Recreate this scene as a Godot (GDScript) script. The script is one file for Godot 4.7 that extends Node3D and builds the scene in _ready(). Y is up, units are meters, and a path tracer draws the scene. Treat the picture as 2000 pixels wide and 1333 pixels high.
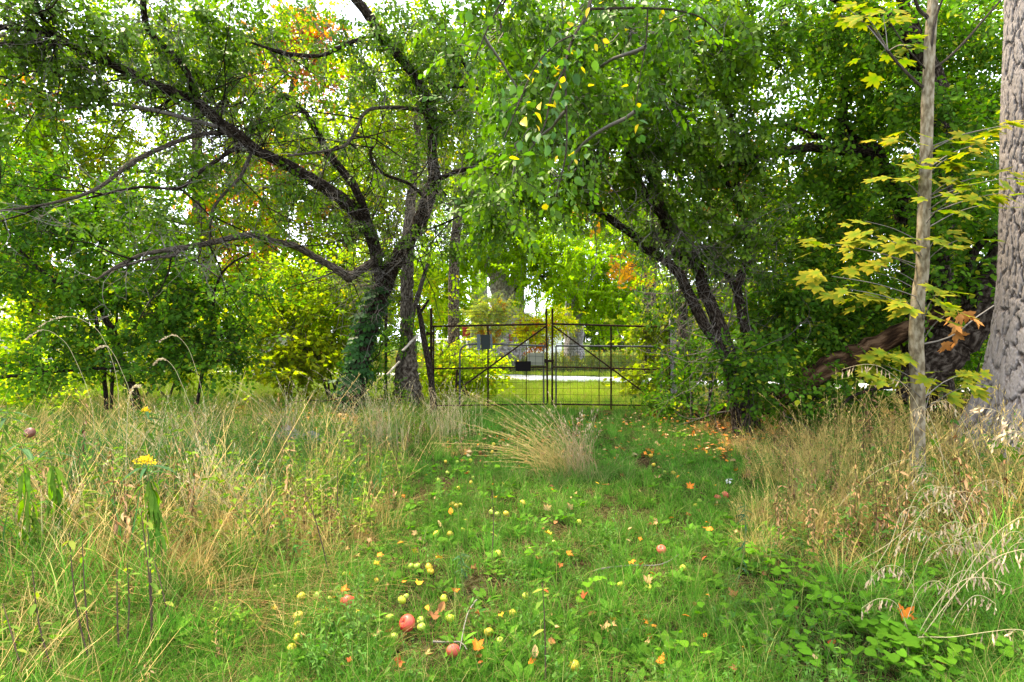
extends Node3D
# An overgrown orchard track that ends at an old double farm gate; a yard lies beyond.
# Units are metres, the camera stands on the track and looks along -Z.

const F := 1111.0          # focal length of the lens, in pixels of a 2000 pixel wide frame
const EYE := 1.5

var rng := RandomNumberGenerator.new()
var lump := FastNoiseLite.new()
var wide := FastNoiseLite.new()
var M := {}


class MB:
	var v := PackedVector3Array()
	var n := PackedVector3Array()
	var c := PackedColorArray()
	var u := PackedVector2Array()
	var ix := PackedInt32Array()
	var col := Color(1, 1, 1)

	func put(p: Vector3, nn: Vector3, uv := Vector2.ZERO) -> int:
		v.append(p); n.append(nn); c.append(col); u.append(uv)
		return v.size() - 1

	func tri(a: int, b: int, d: int) -> void:
		var f := (v[d] - v[a]).cross(v[b] - v[a])
		if f.dot(n[a] + n[b] + n[d]) >= 0.0:
			ix.append(a); ix.append(b); ix.append(d)
		else:
			ix.append(a); ix.append(d); ix.append(b)

	func quad(a: int, b: int, d: int, e: int) -> void:
		tri(a, b, d); tri(a, d, e)

	func tube(pts: PackedVector3Array, rad: PackedFloat32Array, sides: int, knob := 0.0, noise: FastNoiseLite = null, closed := true) -> void:
		var m := pts.size()
		if m < 2:
			return
		var t := (pts[1] - pts[0]).normalized()
		var a := t.cross(Vector3(0.31, 0.2, 0.93)).normalized()
		var first := v.size()
		var run := 0.0
		for i in m:
			var t2 := (pts[mini(i + 1, m - 1)] - pts[maxi(i - 1, 0)]).normalized()
			a = (a - t2 * a.dot(t2)).normalized()
			var b := t2.cross(a)
			if i > 0:
				run += pts[i].distance_to(pts[i - 1])
			for k in sides + 1:
				var w := TAU * (k % sides) / sides
				var o := a * cos(w) + b * sin(w)
				var r := rad[i]
				if noise != null:
					var q := pts[i] + o * rad[i]
					r *= 1.0 + knob * noise.get_noise_3d(q.x * 4.0, q.y * 2.2, q.z * 4.0)
				put(pts[i] + o * r, o, Vector2(float(k) / sides, run))
		for i in m - 1:
			for k in sides:
				var p := first + i * (sides + 1) + k
				var q := p + sides + 1
				ix.append(p); ix.append(q); ix.append(p + 1)
				ix.append(p + 1); ix.append(q); ix.append(q + 1)
		if closed and sides > 2:
			for end in [0, m - 1]:
				var dir := (pts[1] - pts[0]).normalized() * -1.0 if end == 0 else (pts[m - 1] - pts[m - 2]).normalized()
				var mid := put(pts[end], dir)
				for k in sides:
					var p: int = first + end * (sides + 1) + k
					var x := put(v[p], dir)
					var y := put(v[p + 1], dir)
					tri(mid, x, y)

	# an oval leaf that starts at P, runs along D and faces N
	func leaf(p: Vector3, d: Vector3, nn: Vector3, l: float, w: float, fold: float, droop: float) -> void:
		var s := d.cross(nn).normalized()
		nn = s.cross(d).normalized()
		var h := w * 0.5
		var e := put(p, nn, Vector2(0.5, 0))
		var row := []
		for q in [[0.16, 0.62], [0.42, 1.0], [0.75, 0.66]]:
			var mid: Vector3 = p + d * (l * q[0]) - nn * (droop * l * q[0] * q[0])
			var x: float = h * q[1]
			row.append([put(mid - s * x + nn * (fold * x), (nn + s * fold).normalized(), Vector2(0.5 - 0.5 * q[1], q[0])), put(mid, nn, Vector2(0.5, q[0])), put(mid + s * x + nn * (fold * x), (nn - s * fold).normalized(), Vector2(0.5 + 0.5 * q[1], q[0]))])
		var tip := put(p + d * l - nn * (droop * l), nn, Vector2(0.5, 1))
		tri(e, row[0][0], row[0][1]); tri(e, row[0][1], row[0][2])
		for i in 2:
			quad(row[i][0], row[i][1], row[i + 1][1], row[i + 1][0])
			quad(row[i][1], row[i][2], row[i + 1][2], row[i + 1][1])
		tri(row[2][0], tip, row[2][1]); tri(row[2][1], tip, row[2][2])

	# the same with two faces only, for leaves far off
	func leaflet(p: Vector3, d: Vector3, nn: Vector3, l: float, w: float, fold: float) -> void:
		var s := d.cross(nn).normalized()
		var a := put(p, nn)
		var b := put(p + d * (l * 0.45) - s * (w * 0.5) + nn * (fold * w), (nn + s * fold * 2.0).normalized())
		var e := put(p + d * l, nn)
		var f := put(p + d * (l * 0.45) + s * (w * 0.5) + nn * (fold * w), (nn - s * fold * 2.0).normalized())
		tri(a, b, e); tri(a, e, f)

	# a lobed maple leaf; rim colour at the tips of its lobes
	func maple(p: Vector3, d: Vector3, nn: Vector3, l: float, inner: Color, rim: Color, droop: float, curl := 0.0) -> void:
		var s := d.cross(nn).normalized()
		nn = s.cross(d).normalized()
		var keep := col
		col = inner
		var mid := put(p + d * (l * 0.30), nn)
		var out := []
		# angle from the tip in degrees, reach, share of rim colour
		for q in [[0, 0.72, 1.0], [9, 0.5, 0.5], [14, 0.52, 0.8], [25, 0.3, 0.15], [34, 0.5, 0.7], [42, 0.56, 0.7], [50, 0.7, 1.0], [62, 0.5, 0.6], [72, 0.47, 0.7], [86, 0.3, 0.2], [100, 0.42, 0.7], [113, 0.52, 1.0], [130, 0.36, 0.5], [152, 0.33, 0.5], [180, 0.2, 0.1]]:
			out.append(q)
		var ring := []
		for i in out.size():
			ring.append([deg_to_rad(out[i][0]), out[i][1], out[i][2]])
		for i in range(out.size() - 2, 0, -1):
			ring.append([-deg_to_rad(out[i][0]), out[i][1], out[i][2]])
		var ids := []
		for q in ring:
			var x: float = sin(q[0]) * q[1] * l
			var y: float = cos(q[0]) * q[1] * l
			var rr: float = q[1] * q[1]
			col = inner.lerp(rim, q[2])
			ids.append(put(p + d * (l * 0.30 + y) + s * x + nn * (-droop * l * rr + curl * absf(x)), (nn + s * (signf(x) * -curl) + (s * x + d * y) / l * droop * 1.5).normalized()))
		for i in ids.size():
			tri(mid, ids[i], ids[(i + 1) % ids.size()])
		col = keep

	# a grass blade of K joints that leans along LEAN
	func blade(p: Vector3, h: float, w: float, lean: Vector3, face: Vector3, k: int, tipcol: Color) -> void:
		var base := col
		var side := face
		var nn := side.cross(Vector3.UP).normalized()
		var last := [-1, -1]
		for i in k:
			var t := float(i) / k
			var q := p + Vector3.UP * (h * (t - 0.35 * t * t * minf(lean.length() / maxf(h, 0.01), 1.6))) + lean * (t * t)
			var x := w * 0.5 * (1.0 - t * 0.75)
			col = base.lerp(tipcol, t)
			var a := put(q - side * x, (nn - side * 0.3).normalized())
			var b := put(q + side * x, (nn + side * 0.3).normalized())
			if last[0] >= 0:
				quad(last[0], last[1], b, a)
			last = [a, b]
		col = tipcol
		var tip := put(p + Vector3.UP * (h * (1.0 - 0.35 * minf(lean.length() / maxf(h, 0.01), 1.6))) + lean, nn)
		tri(last[0], last[1], tip)
		col = base

	# a box turned by B about its middle P, its edges chamfered by E
	func box(p: Vector3, size: Vector3, b := Basis(), e := 0.0) -> void:
		var h := size * 0.5
		for ax in 3:
			for s in [-1.0, 1.0]:
				var nn := Vector3.ZERO
				nn[ax] = s
				var k1 := (ax + 1) % 3
				var k2 := (ax + 2) % 3
				var ids := []
				for q in [[-1, -1], [1, -1], [1, 1], [-1, 1]]:
					var r := Vector3.ZERO
					r[ax] = s * h[ax]
					r[k1] = q[0] * (h[k1] - e)
					r[k2] = q[1] * (h[k2] - e)
					ids.append(put(p + b * r, b * nn, Vector2(r[k1], r[k2])))
				quad(ids[0], ids[1], ids[2], ids[3])
		if e <= 0.0:
			return
		for ax in 3:                      # the chamfer strips
			var k1 := (ax + 1) % 3
			var k2 := (ax + 2) % 3
			for s1 in [-1.0, 1.0]:
				for s2 in [-1.0, 1.0]:
					var nn := Vector3.ZERO
					nn[k1] = s1; nn[k2] = s2
					nn = nn.normalized()
					var ids := []
					for q in [[-1, 0], [1, 0], [1, 1], [-1, 1]]:
						var r := Vector3.ZERO
						r[ax] = q[0] * (h[ax] - e)
						r[k1] = s1 * (h[k1] - (e if q[1] else 0.0))
						r[k2] = s2 * (h[k2] - (0.0 if q[1] else e))
						ids.append(put(p + b * r, b * nn))
					quad(ids[0], ids[1], ids[2], ids[3])

	# a body of revolution about Y: rows of [radius, height]
	func lathe(rows: Array, sides: int, at := Vector3.ZERO, b := Basis()) -> void:
		var first := v.size()
		for i in rows.size():
			var lo: Array = rows[maxi(i - 1, 0)]
			var hi: Array = rows[mini(i + 1, rows.size() - 1)]
			var slope := Vector2(hi[1] - lo[1], lo[0] - hi[0]).normalized()
			for k in sides + 1:
				var w := TAU * (k % sides) / sides
				var o := Vector3(cos(w), 0, sin(w))
				put(at + b * (o * rows[i][0] + Vector3.UP * rows[i][1]), b * (o * slope.x + Vector3.UP * slope.y).normalized(), Vector2(float(k) / sides, float(i) / rows.size()))
		for i in rows.size() - 1:
			for k in sides:
				var p := first + i * (sides + 1) + k
				quad(p, p + 1, p + sides + 2, p + sides + 1)


func mesh_of(list: Array) -> ArrayMesh:
	var am := ArrayMesh.new()
	for it in list:
		var b: MB = it[0]
		if b.ix.is_empty():
			continue
		var a := []
		a.resize(Mesh.ARRAY_MAX)
		a[Mesh.ARRAY_VERTEX] = b.v
		a[Mesh.ARRAY_NORMAL] = b.n
		a[Mesh.ARRAY_COLOR] = b.c
		a[Mesh.ARRAY_TEX_UV] = b.u
		a[Mesh.ARRAY_INDEX] = b.ix
		am.add_surface_from_arrays(Mesh.PRIMITIVE_TRIANGLES, a)
		am.surface_set_material(am.get_surface_count() - 1, it[1])
	return am


# ---------------------------------------------------------------- small helpers
func P(x: float, y: float, d: float) -> Vector3:      # the place that lies D metres in front of where the photographer stood
	return Vector3((x - 1000.0) / F * d, EYE - (y - 666.5) / F * d, -d)

func land(x: float, z: float) -> float:
	var far := smoothstep(9.0, 16.0, -z)
	var side := smoothstep(1.6, 4.5, absf(x - 0.4)) * (1.0 - far)
	return 0.03 * wide.get_noise_2d(x * 30.0, z * 30.0) * (1.0 - far * 0.7) + 0.10 * side + 0.02 * lump.get_noise_2d(x * 2.0, z * 2.0) * (1.0 - far)

func G(x: float, z: float) -> Vector3:
	return Vector3(x, land(x, z), z)

func rf(a: float, b: float) -> float:
	return rng.randf_range(a, b)

func rv() -> Vector3:
	return Vector3(rng.randfn(), rng.randfn(), rng.randfn()).normalized()

func gauss(s: float) -> Vector3:
	return Vector3(rng.randfn(), rng.randfn(), rng.randfn()) * s

func thing(called: String, label: String, category: String, at := Vector3.ZERO, group := "") -> Node3D:
	var o := Node3D.new()
	o.name = called
	add_child(o, true)
	o.position = at
	o.set_meta("label", label)
	o.set_meta("category", category)
	if group:
		o.set_meta("group", group)
	return o

func part(called: String, mesh: Mesh, parent: Node3D, kind := "", at := Vector3.ZERO) -> MeshInstance3D:
	var o := MeshInstance3D.new()
	o.name = called
	o.mesh = mesh
	o.position = at
	parent.add_child(o, true)
	if kind:
		o.set_meta("kind", kind)
	return o

# a part whose mesh is laid out in world coordinates
func wpart(called: String, mesh: Mesh, root: Node3D, kind := "") -> MeshInstance3D:
	return part(called, mesh, root, kind, -root.position)

func struct(called: String, mesh: Mesh) -> MeshInstance3D:
	return part(called, mesh, self, "structure")

func multi(called: String, mesh: Mesh, xfs: Array, cols: Array, parent: Node3D) -> MultiMeshInstance3D:
	var mm := MultiMesh.new()
	mm.transform_format = MultiMesh.TRANSFORM_3D
	mm.use_colors = true
	mm.mesh = mesh
	mm.instance_count = xfs.size()
	for i in xfs.size():
		mm.set_instance_transform(i, xfs[i])
		mm.set_instance_color(i, cols[i])
	var o := MultiMeshInstance3D.new()
	o.name = called
	o.multimesh = mm
	if parent != self:
		o.position = -parent.position
	o.set_meta("kind", "stuff")
	parent.add_child(o, true)
	return o

# rows of [x, y, distance, radius] -> a smooth run of points and radii
func run_of(rows: Array, steps := 5, wob := 0.0) -> Array:
	var ctl := []
	for r in rows:
		ctl.append([P(r[0], r[1], r[2]), r[3]])
	return run_at(ctl, steps, wob)

func run_at(ctl: Array, steps := 5, wob := 0.0) -> Array:
	var pts := PackedVector3Array()
	var rad := PackedFloat32Array()
	var m := ctl.size()
	for i in m - 1:
		for k in steps:
			var t := float(k) / steps
			var p: Vector3 = (ctl[i][0] as Vector3).cubic_interpolate(ctl[i + 1][0], ctl[maxi(i - 1, 0)][0], ctl[mini(i + 2, m - 1)][0], t)
			var r: float = lerpf(ctl[i][1], ctl[i + 1][1], t)
			pts.append(p + rv() * (wob * r))
			rad.append(r)
	pts.append(ctl[m - 1][0])
	rad.append(ctl[m - 1][1])
	return [pts, rad]


# ---------------------------------------------------------------- materials
func noise_tex(f: float, octaves: int, ramp: Array, size := 512, kind := FastNoiseLite.TYPE_SIMPLEX_SMOOTH, s := 1) -> NoiseTexture2D:
	var no := FastNoiseLite.new()
	no.noise_type = kind
	no.frequency = f
	no.seed = s
	no.fractal_octaves = octaves
	if kind == FastNoiseLite.TYPE_CELLULAR:
		no.cellular_return_type = FastNoiseLite.RETURN_DISTANCE2_SUB
	var t := NoiseTexture2D.new()
	t.width = size
	t.height = size
	t.seamless = true
	t.noise = no
	if ramp.size():
		var g := Gradient.new()
		g.offsets = PackedFloat32Array(ramp.map(func(r): return r[0]))
		g.colors = PackedColorArray(ramp.map(func(r): return r[1]))
		t.color_ramp = g
	return t

func lin(r: float, g: float, b: float) -> Color:
	return Color(r, g, b).linear_to_srgb()

func bark(lo: Color, mid: Color, hi: Color, relief: float, sx: float, sy: float, s: int) -> StandardMaterial3D:
	var m := StandardMaterial3D.new()
	m.albedo_texture = noise_tex(0.012, 5, [[0.25, lo], [0.5, mid], [0.78, hi]], 512, FastNoiseLite.TYPE_SIMPLEX_SMOOTH, s)
	m.heightmap_enabled = true
	m.heightmap_texture = M.relief
	m.heightmap_scale = relief
	m.roughness = 0.95
	m.metallic_specular = 0.12
	m.uv1_scale = Vector3(sx, sy, 1)
	return m

func leafy(rough: float, spec: float, back: Color) -> StandardMaterial3D:
	var m := StandardMaterial3D.new()
	m.vertex_color_use_as_albedo = true
	m.roughness = rough
	m.metallic_specular = spec
	m.cull_mode = BaseMaterial3D.CULL_DISABLED
	if back.v > 0.0:
		m.backlight_enabled = true
		m.backlight = back
	return m

func plain(c: Color, rough := 0.85, metal := 0.0) -> StandardMaterial3D:
	var m := StandardMaterial3D.new()
	m.albedo_color = c
	m.roughness = rough
	m.metallic_specular = 0.15 if rough > 0.55 else 0.5
	m.metallic = metal
	return m

func materials() -> void:
	M.relief = noise_tex(0.02, 5, [], 512, FastNoiseLite.TYPE_SIMPLEX, 7)
	M.apple_bark = bark(lin(0.010, 0.007, 0.005), lin(0.026, 0.019, 0.014), lin(0.075, 0.06, 0.047), 1.6, 3, 1.6, 3)
	M.grey_bark = bark(lin(0.028, 0.021, 0.016), lin(0.07, 0.056, 0.043), lin(0.15, 0.125, 0.098), 1.5, 3, 1.2, 4)
	M.pale_bark = bark(lin(0.085, 0.066, 0.04), lin(0.145, 0.118, 0.076), lin(0.2, 0.17, 0.12), 0.25, 1, 1.4, 5)
	M.rotten = bark(lin(0.016, 0.009, 0.005), lin(0.05, 0.027, 0.014), lin(0.12, 0.072, 0.04), 2.4, 1.5, 0.5, 6)
	M.far_bark = bark(lin(0.15, 0.13, 0.13), lin(0.28, 0.255, 0.26), lin(0.42, 0.39, 0.4), 2.0, 4, 0.8, 8)
	M.old_wood = bark(lin(0.16, 0.13, 0.1), lin(0.3, 0.26, 0.21), lin(0.42, 0.38, 0.32), 0.5, 1, 1, 9)
	M.twig = plain(lin(0.13, 0.115, 0.1), 0.9)
	M.twig_dark = plain(lin(0.035, 0.03, 0.024), 0.9)
	M.twig_green = plain(lin(0.09, 0.11, 0.03), 0.8)
	M.leaf = leafy(0.48, 0.25, Color(0.92, 1.0, 0.25))
	M.leaf_near = leafy(0.5, 0.3, Color(0.95, 1.0, 0.3))
	M.leaf_dull = leafy(0.68, 0.1, Color(0.92, 1.0, 0.25))
	M.leaf_far = leafy(0.65, 0.08, Color(1.15, 1.2, 0.35))
	M.grass = leafy(0.7, 0.08, Color(0.45, 0.5, 0.16))
	M.straw = leafy(0.8, 0.08, Color(0.34, 0.26, 0.12))
	M.leaf_maple = leafy(0.65, 0.1, Color(0.9, 1.0, 0.35))
	M.dry_leaf = leafy(0.8, 0.1, Color(0.5, 0.4, 0.25))
	M.flower = leafy(0.8, 0.2, Color(0.4, 0.38, 0.1))
	var rust := StandardMaterial3D.new()
	rust.albedo_texture = noise_tex(0.03, 4, [[0.3, lin(0.008, 0.006, 0.005)], [0.55, lin(0.02, 0.013, 0.009)], [0.8, lin(0.07, 0.03, 0.014)]], 256, FastNoiseLite.TYPE_SIMPLEX_SMOOTH, 11)
	rust.uv1_scale = Vector3(1, 3, 1)
	rust.roughness = 0.8
	rust.metallic_specular = 0.15
	rust.metallic = 0.2
	M.rust = rust
	M.steel = plain(lin(0.05, 0.05, 0.048), 0.5, 0.5)
	M.wire = plain(lin(0.015, 0.013, 0.012), 0.6, 0.3)
	M.ground = StandardMaterial3D.new()
	M.ground.vertex_color_use_as_albedo = true
	M.ground.albedo_texture = noise_tex(0.03, 5, [[0.2, Color(0.55, 0.5, 0.45)], [0.5, Color(0.8, 0.78, 0.75)], [0.8, Color(1, 1, 1)]], 512, FastNoiseLite.TYPE_SIMPLEX_SMOOTH, 13)
	M.ground.uv1_scale = Vector3(1.3, 1.3, 1)
	M.ground.heightmap_enabled = true
	M.ground.heightmap_texture = M.relief
	M.ground.heightmap_scale = 2.0
	M.ground.roughness = 1.0
	M.ground.metallic_specular = 0.05
	M.gravel = StandardMaterial3D.new()
	M.gravel.albedo_texture = noise_tex(0.12, 4, [[0.2, lin(0.42, 0.39, 0.35)], [0.5, lin(0.58, 0.55, 0.51)], [0.8, lin(0.7, 0.68, 0.64)]], 512, FastNoiseLite.TYPE_SIMPLEX_SMOOTH, 14)
	M.gravel.uv1_scale = Vector3(0.8, 0.8, 1)
	M.gravel.roughness = 0.95
	M.shed_white = plain(lin(0.62, 0.6, 0.58))
	M.shed_grey = plain(lin(0.42, 0.38, 0.36))
	M.red_paint = plain(lin(0.24, 0.035, 0.025), 0.6)


# ---------------------------------------------------------------- sprigs of leaves
func jit(c: Color, k: float) -> Color:
	var s := 1.0 + rng.randfn() * k
	return Color(c.r * s * (1.0 + rng.randfn() * k * 0.5), c.g * s, c.b * s)

# a leafy twig along +Y, its leaves facing mostly +Z
func sprig(len_: float, count: int, l: float, w: float, base: Color, odd: Color, odd_share: float, leafmat: Material, stemmat: Material, simple := false, hang := 0.25) -> ArrayMesh:
	var a := MB.new()
	var b := MB.new()
	var pts := PackedVector3Array()
	var rad := PackedFloat32Array()
	var bend := Vector3(rng.randfn() * 0.12, 0, -0.1 - absf(rng.randfn()) * 0.1) * len_
	for i in 4:
		var t := i / 3.0
		pts.append(Vector3(0, len_ * t, 0) + bend * t * t)
		rad.append(lerpf(0.0028, 0.0012, t) if not simple else lerpf(0.006, 0.002, t))
	b.col = Color(1, 1, 1)
	b.tube(pts, rad, 3, 0.0, null, false)
	for i in count:
		var t := (i + 0.6) / count
		var p := Vector3(0, len_ * t, 0) + bend * t * t
		var side := 1.0 if i % 2 else -1.0
		var out := Vector3(side * rf(0.5, 1.1), rf(0.3, 1.0), rng.randfn() * 0.4 - hang).normalized()
		if i == count - 1:
			out = Vector3(rng.randfn() * 0.2, 1, -hang).normalized()
		var nn := (Vector3(rng.randfn() * 0.45, rng.randfn() * 0.35, 1.0)).normalized()
		nn = (nn - out * nn.dot(out)).normalized()
		var s := rf(0.7, 1.15)
		a.col = jit(odd if rng.randf() < odd_share else base, 0.16)
		if simple:
			a.leaflet(p + out * l * 0.15, out, nn, l * s, w * s, rf(0.0, 0.25))
		else:
			a.leaf(p + out * l * 0.25, out, nn, l * s, w * s, rf(0.05, 0.4), rf(0.05, 0.35))
	return mesh_of([[a, leafmat], [b, stemmat]])

func maple_sprig(len_: float, count: int, l: float, base: Color, rim: Color, leafmat: Material, stemmat: Material) -> ArrayMesh:
	var a := MB.new()
	var b := MB.new()
	b.tube(PackedVector3Array([Vector3.ZERO, Vector3(0, len_ * 0.5, 0.02), Vector3(0, len_, -0.03)]), PackedFloat32Array([0.005, 0.004, 0.002]), 3, 0.0, null, false)
	for i in count:
		var t := (i + 0.6) / count
		var ang := TAU * rng.randf()
		var out := Vector3(cos(ang), rf(0.1, 0.9), sin(ang) * 0.6).normalized()
		var nn := (Vector3(rng.randfn() * 0.4, rng.randfn() * 0.4, 1.0)).normalized()
		nn = (nn - out * nn.dot(out)).normalized()
		var c := jit(base, 0.14)
		a.maple(Vector3(0, len_ * t, 0) + out * l * 0.5, out, nn, l * rf(0.7, 1.15), c, c.lerp(rim, rf(0.2, 0.9)), rf(0.0, 0.3))
	return mesh_of([[a, leafmat], [b, stemmat]])


# ---------------------------------------------------------------- trees
func up_basis(d: Vector3, roll := 0.0) -> Basis:        # Y along D, Z as much upwards as that allows
	var u := Vector3.UP if absf(d.y) < 0.95 else Vector3(0.3, 0.2, 1)
	var z := (u - d * u.dot(d)).normalized()
	return Basis(d.cross(z), d, z).rotated(d, roll)

# crown: limbs to each blob, twigs to each clump in it, sprigs round each clump.
# blobs: [x, y, distance, half width, half height (pixels), half depth (m), clumps, sprigs in each]
func crown(root: Node3D, skel: PackedVector3Array, blobs: Array, sprigs: Array, o := {}) -> void:
	var tw := MB.new()
	var xfs := []
	var cols := []
	for s in sprigs:
		xfs.append([])
		cols.append([])
	var tint: Color = o.get("tint", Color(1, 1, 1))
	var tint2: Color = o.get("tint2", tint)
	var size: float = o.get("size", 1.0)
	var droop: float = o.get("droop", 0.25)
	var thick: float = o.get("thick", 1.0)
	for q in blobs:
		var mid := P(q[0], q[1], q[2])
		var half := Vector3(q[3] * q[2] / F, q[4] * q[2] / F, q[5])
		var big := maxf(half.x, half.y)
		var from := mid - Vector3(0, half.y, 0)
		var best := 1e9
		for s in skel:
			var dd := s.distance_squared_to(mid)
			if dd < best:
				best = dd
				from = s
		var gap := from.distance_to(mid)
		if gap > 0.15:
			var knee := from.lerp(mid, 0.5) + gauss(gap * 0.07) + Vector3(0, gap * 0.06, 0)
			var r := clampf(0.006 + gap * 0.010, 0.006, 0.05) * thick
			var run := run_at([[from, r], [knee, r * 0.75], [mid, r * 0.45]], 4, 0.5)
			tw.tube(run[0], run[1], 5, 0.0, null, false)
		for j in q[6]:
			var e := rv() * pow(rng.randf(), 0.42)
			var pc := mid + e * half
			var start := mid.lerp(pc, rf(0.0, 0.35))
			var bend := start.lerp(pc, 0.5) + gauss(0.05 * big + 0.02)
			var run2 := run_at([[start, 0.006 * thick], [bend, 0.005 * thick], [pc, 0.003 * thick]], 3, 0.6)
			tw.tube(run2[0], run2[1], 3, 0.0, null, false)
			var sig: float = o.get("sigma", 0.2) * (0.6 + rng.randf())
			var shade := rng.randf()
			for k in q[7]:
				var p := pc + gauss(sig) * Vector3(1, 0.7, 1)
				var d := ((p - mid).normalized() * 0.5 + rv() * 0.8 + Vector3(0, -droop, 0)).normalized()
				var sc := size * rf(0.75, 1.25)
				var which := rng.randi() % sprigs.size()
				xfs[which].append(Transform3D(up_basis(d, rng.randfn() * 0.5).scaled(Vector3(sc, sc, sc)), p - d * 0.1 * sc))
				cols[which].append(tint.lerp(tint2, clampf(shade + rng.randfn() * 0.15, 0, 1)))
	if tw.ix.size():
		wpart("twigs", mesh_of([[tw, o.get("bark", M.twig_dark)]]), root, "stuff")
	for i in sprigs.size():
		if xfs[i].size():
			multi(o.get("called", "foliage"), sprigs[i], xfs[i], cols[i], root)

# bare dead twigs that wander off a run of points
func bare(mb: MB, pts: PackedVector3Array, count: int, length: float, r: float, lean: Vector3, depth := 1) -> void:
	for i in count:
		var p := pts[rng.randi() % pts.size()]
		var d := (rv() + lean).normalized()
		var l := length * rf(0.4, 1.3)
		var run := PackedVector3Array([p])
		var rad := PackedFloat32Array([r])
		var steps := 6
		for k in steps:
			d = (d + gauss(0.22) + lean * 0.08).normalized()
			p += d * (l / steps)
			run.append(p)
			rad.append(r * (1.0 - 0.8 * (k + 1.0) / steps))
		mb.tube(run, rad, 3, 0.0, null, false)
		if depth > 0:
			bare(mb, run.slice(1), 3, length * 0.45, r * 0.55, lean, depth - 1)

func limb(root: Node3D, called: String, rows: Array, mat: Material, sides := 10, knob := 0.18, skel := PackedVector3Array(), steps := 5, wob := 0.13) -> PackedVector3Array:
	var run := run_of(rows, steps, wob)
	var b := MB.new()
	b.tube(run[0], run[1], sides, knob, lump)
	wpart(called, mesh_of([[b, mat]]), root)
	return run[0]


# ---------------------------------------------------------------- the setting
func sky_and_light() -> void:
	var cam := Camera3D.new()
	cam.name = "camera"
	cam.position = Vector3(0, EYE, 0)
	cam.fov = 61.92
	cam.near = 0.05
	cam.far = 1500.0
	cam.current = true
	add_child(cam)
	var sm := ProceduralSkyMaterial.new()
	sm.sky_top_color = Color(0.84, 0.89, 0.95)
	sm.sky_horizon_color = Color(0.95, 0.97, 1.0)
	sm.sky_curve = 0.25
	sm.sky_energy_multiplier = 1.0
	sm.ground_bottom_color = Color(0.3, 0.33, 0.2)
	sm.ground_horizon_color = Color(0.6, 0.62, 0.55)
	sm.sun_angle_max = 20.0
	var sk := Sky.new()
	sk.sky_material = sm
	var env := Environment.new()
	env.background_mode = Environment.BG_SKY
	env.sky = sk
	env.tonemap_mode = Environment.TONE_MAPPER_LINEAR
	env.tonemap_exposure = 5.9
	env.sdfgi_enabled = true
	env.ssao_enabled = true
	env.ssil_enabled = true
	var we := WorldEnvironment.new()
	we.name = "environment"
	we.environment = env
	add_child(we)
	var sun := DirectionalLight3D.new()
	sun.name = "sun"
	sun.light_energy = 1.2
	sun.light_color = Color(1.0, 0.93, 0.8)
	sun.light_angular_distance = 5.0
	sun.shadow_enabled = true
	sun.rotation_degrees = Vector3(-63, -125, 0)
	add_child(sun)

func ground() -> void:
	var b := MB.new()
	var xs := []
	var zs := []
	for i in 81:
		var t := (i - 40) / 40.0
		xs.append(signf(t) * (absf(t) * 9.0 + pow(absf(t), 6.0) * 500.0))
	for i in 101:
		var t := i / 100.0
		zs.append(6.0 - t * 24.0 - pow(t, 9.0) * 600.0)
	for z in zs:
		for x in xs:
			var k: float = 0.5 + 0.5 * lump.get_noise_2d(x * 1.5, z * 1.5)
			var soil := Color(0.055, 0.037, 0.024)
			var moss := Color(0.035, 0.045, 0.014)
			b.col = soil.lerp(moss, clampf(k * 1.4 - 0.2, 0, 1))
			if z < -12.5:
				b.col = b.col.lerp(Color(0.075, 0.115, 0.03), smoothstep(12.5, 15.0, -z))
			var y := land(x, z)
			var nn := Vector3(land(x - 0.1, z) - land(x + 0.1, z), 0.2, land(x, z - 0.1) - land(x, z + 0.1)).normalized()
			b.put(Vector3(x, y, z), nn, Vector2(x, z))
	for j in zs.size() - 1:
		for i in xs.size() - 1:
			var a: int = j * xs.size() + i
			b.quad(a, a + 1, a + xs.size() + 1, a + xs.size())
	struct("ground", mesh_of([[b, M.ground]]))
	# the pale gravel drive that crosses the yard behind the gate
	var d := MB.new()
	var mid := [[-30.0, -30.0], [-14.0, -26.6], [-6.0, -25.2], [0.0, -23.6], [4.0, -21.9], [8.0, -20.0], [14.0, -18.0], [24.0, -15.5], [40.0, -12.5]]
	var cv := Curve3D.new()
	for q in mid:
		cv.add_point(Vector3(q[0], 0, q[1]), Vector3(-2, 0, -0.6), Vector3(2, 0, 0.6))
	var pts := cv.get_baked_points()
	for i in pts.size():
		var t := (pts[mini(i + 1, pts.size() - 1)] - pts[maxi(i - 1, 0)]).normalized()
		var s := Vector3(-t.z, 0, t.x)
		for k in 5:
			var off := (k - 2) * 0.75
			var e := 0.0
			if k == 0 or k == 4:
				e = 0.25 * lump.get_noise_2d(pts[i].x * 40.0, k * 50.0)
			var p := pts[i] + s * (off + e)
			d.put(Vector3(p.x, land(p.x, p.z) + (0.03 if k in [1, 2, 3] else 0.004), p.z), Vector3.UP, Vector2(p.x, p.z))
	for i in pts.size() - 1:
		for k in 4:
			d.quad(i * 5 + k, i * 5 + k + 1, i * 5 + k + 6, i * 5 + k + 5)
	struct("gravel_drive", mesh_of([[d, M.gravel]]))


# ---------------------------------------------------------------- the gate
func pole(b: MB, p: Vector3, q: Vector3, r: float, sides := 8) -> void:
	var pts := PackedVector3Array()
	var rad := PackedFloat32Array()
	for i in 5:
		pts.append(p.lerp(q, i / 4.0))
		rad.append(r)
	b.tube(pts, rad, sides)

func rail(root: Node3D, called: String, p: Vector3, q: Vector3, r: float, mat: Material, sides := 8) -> MeshInstance3D:
	var b := MB.new()
	pole(b, p, q, r, sides)
	return wpart(called, mesh_of([[b, mat]]), root)

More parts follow.
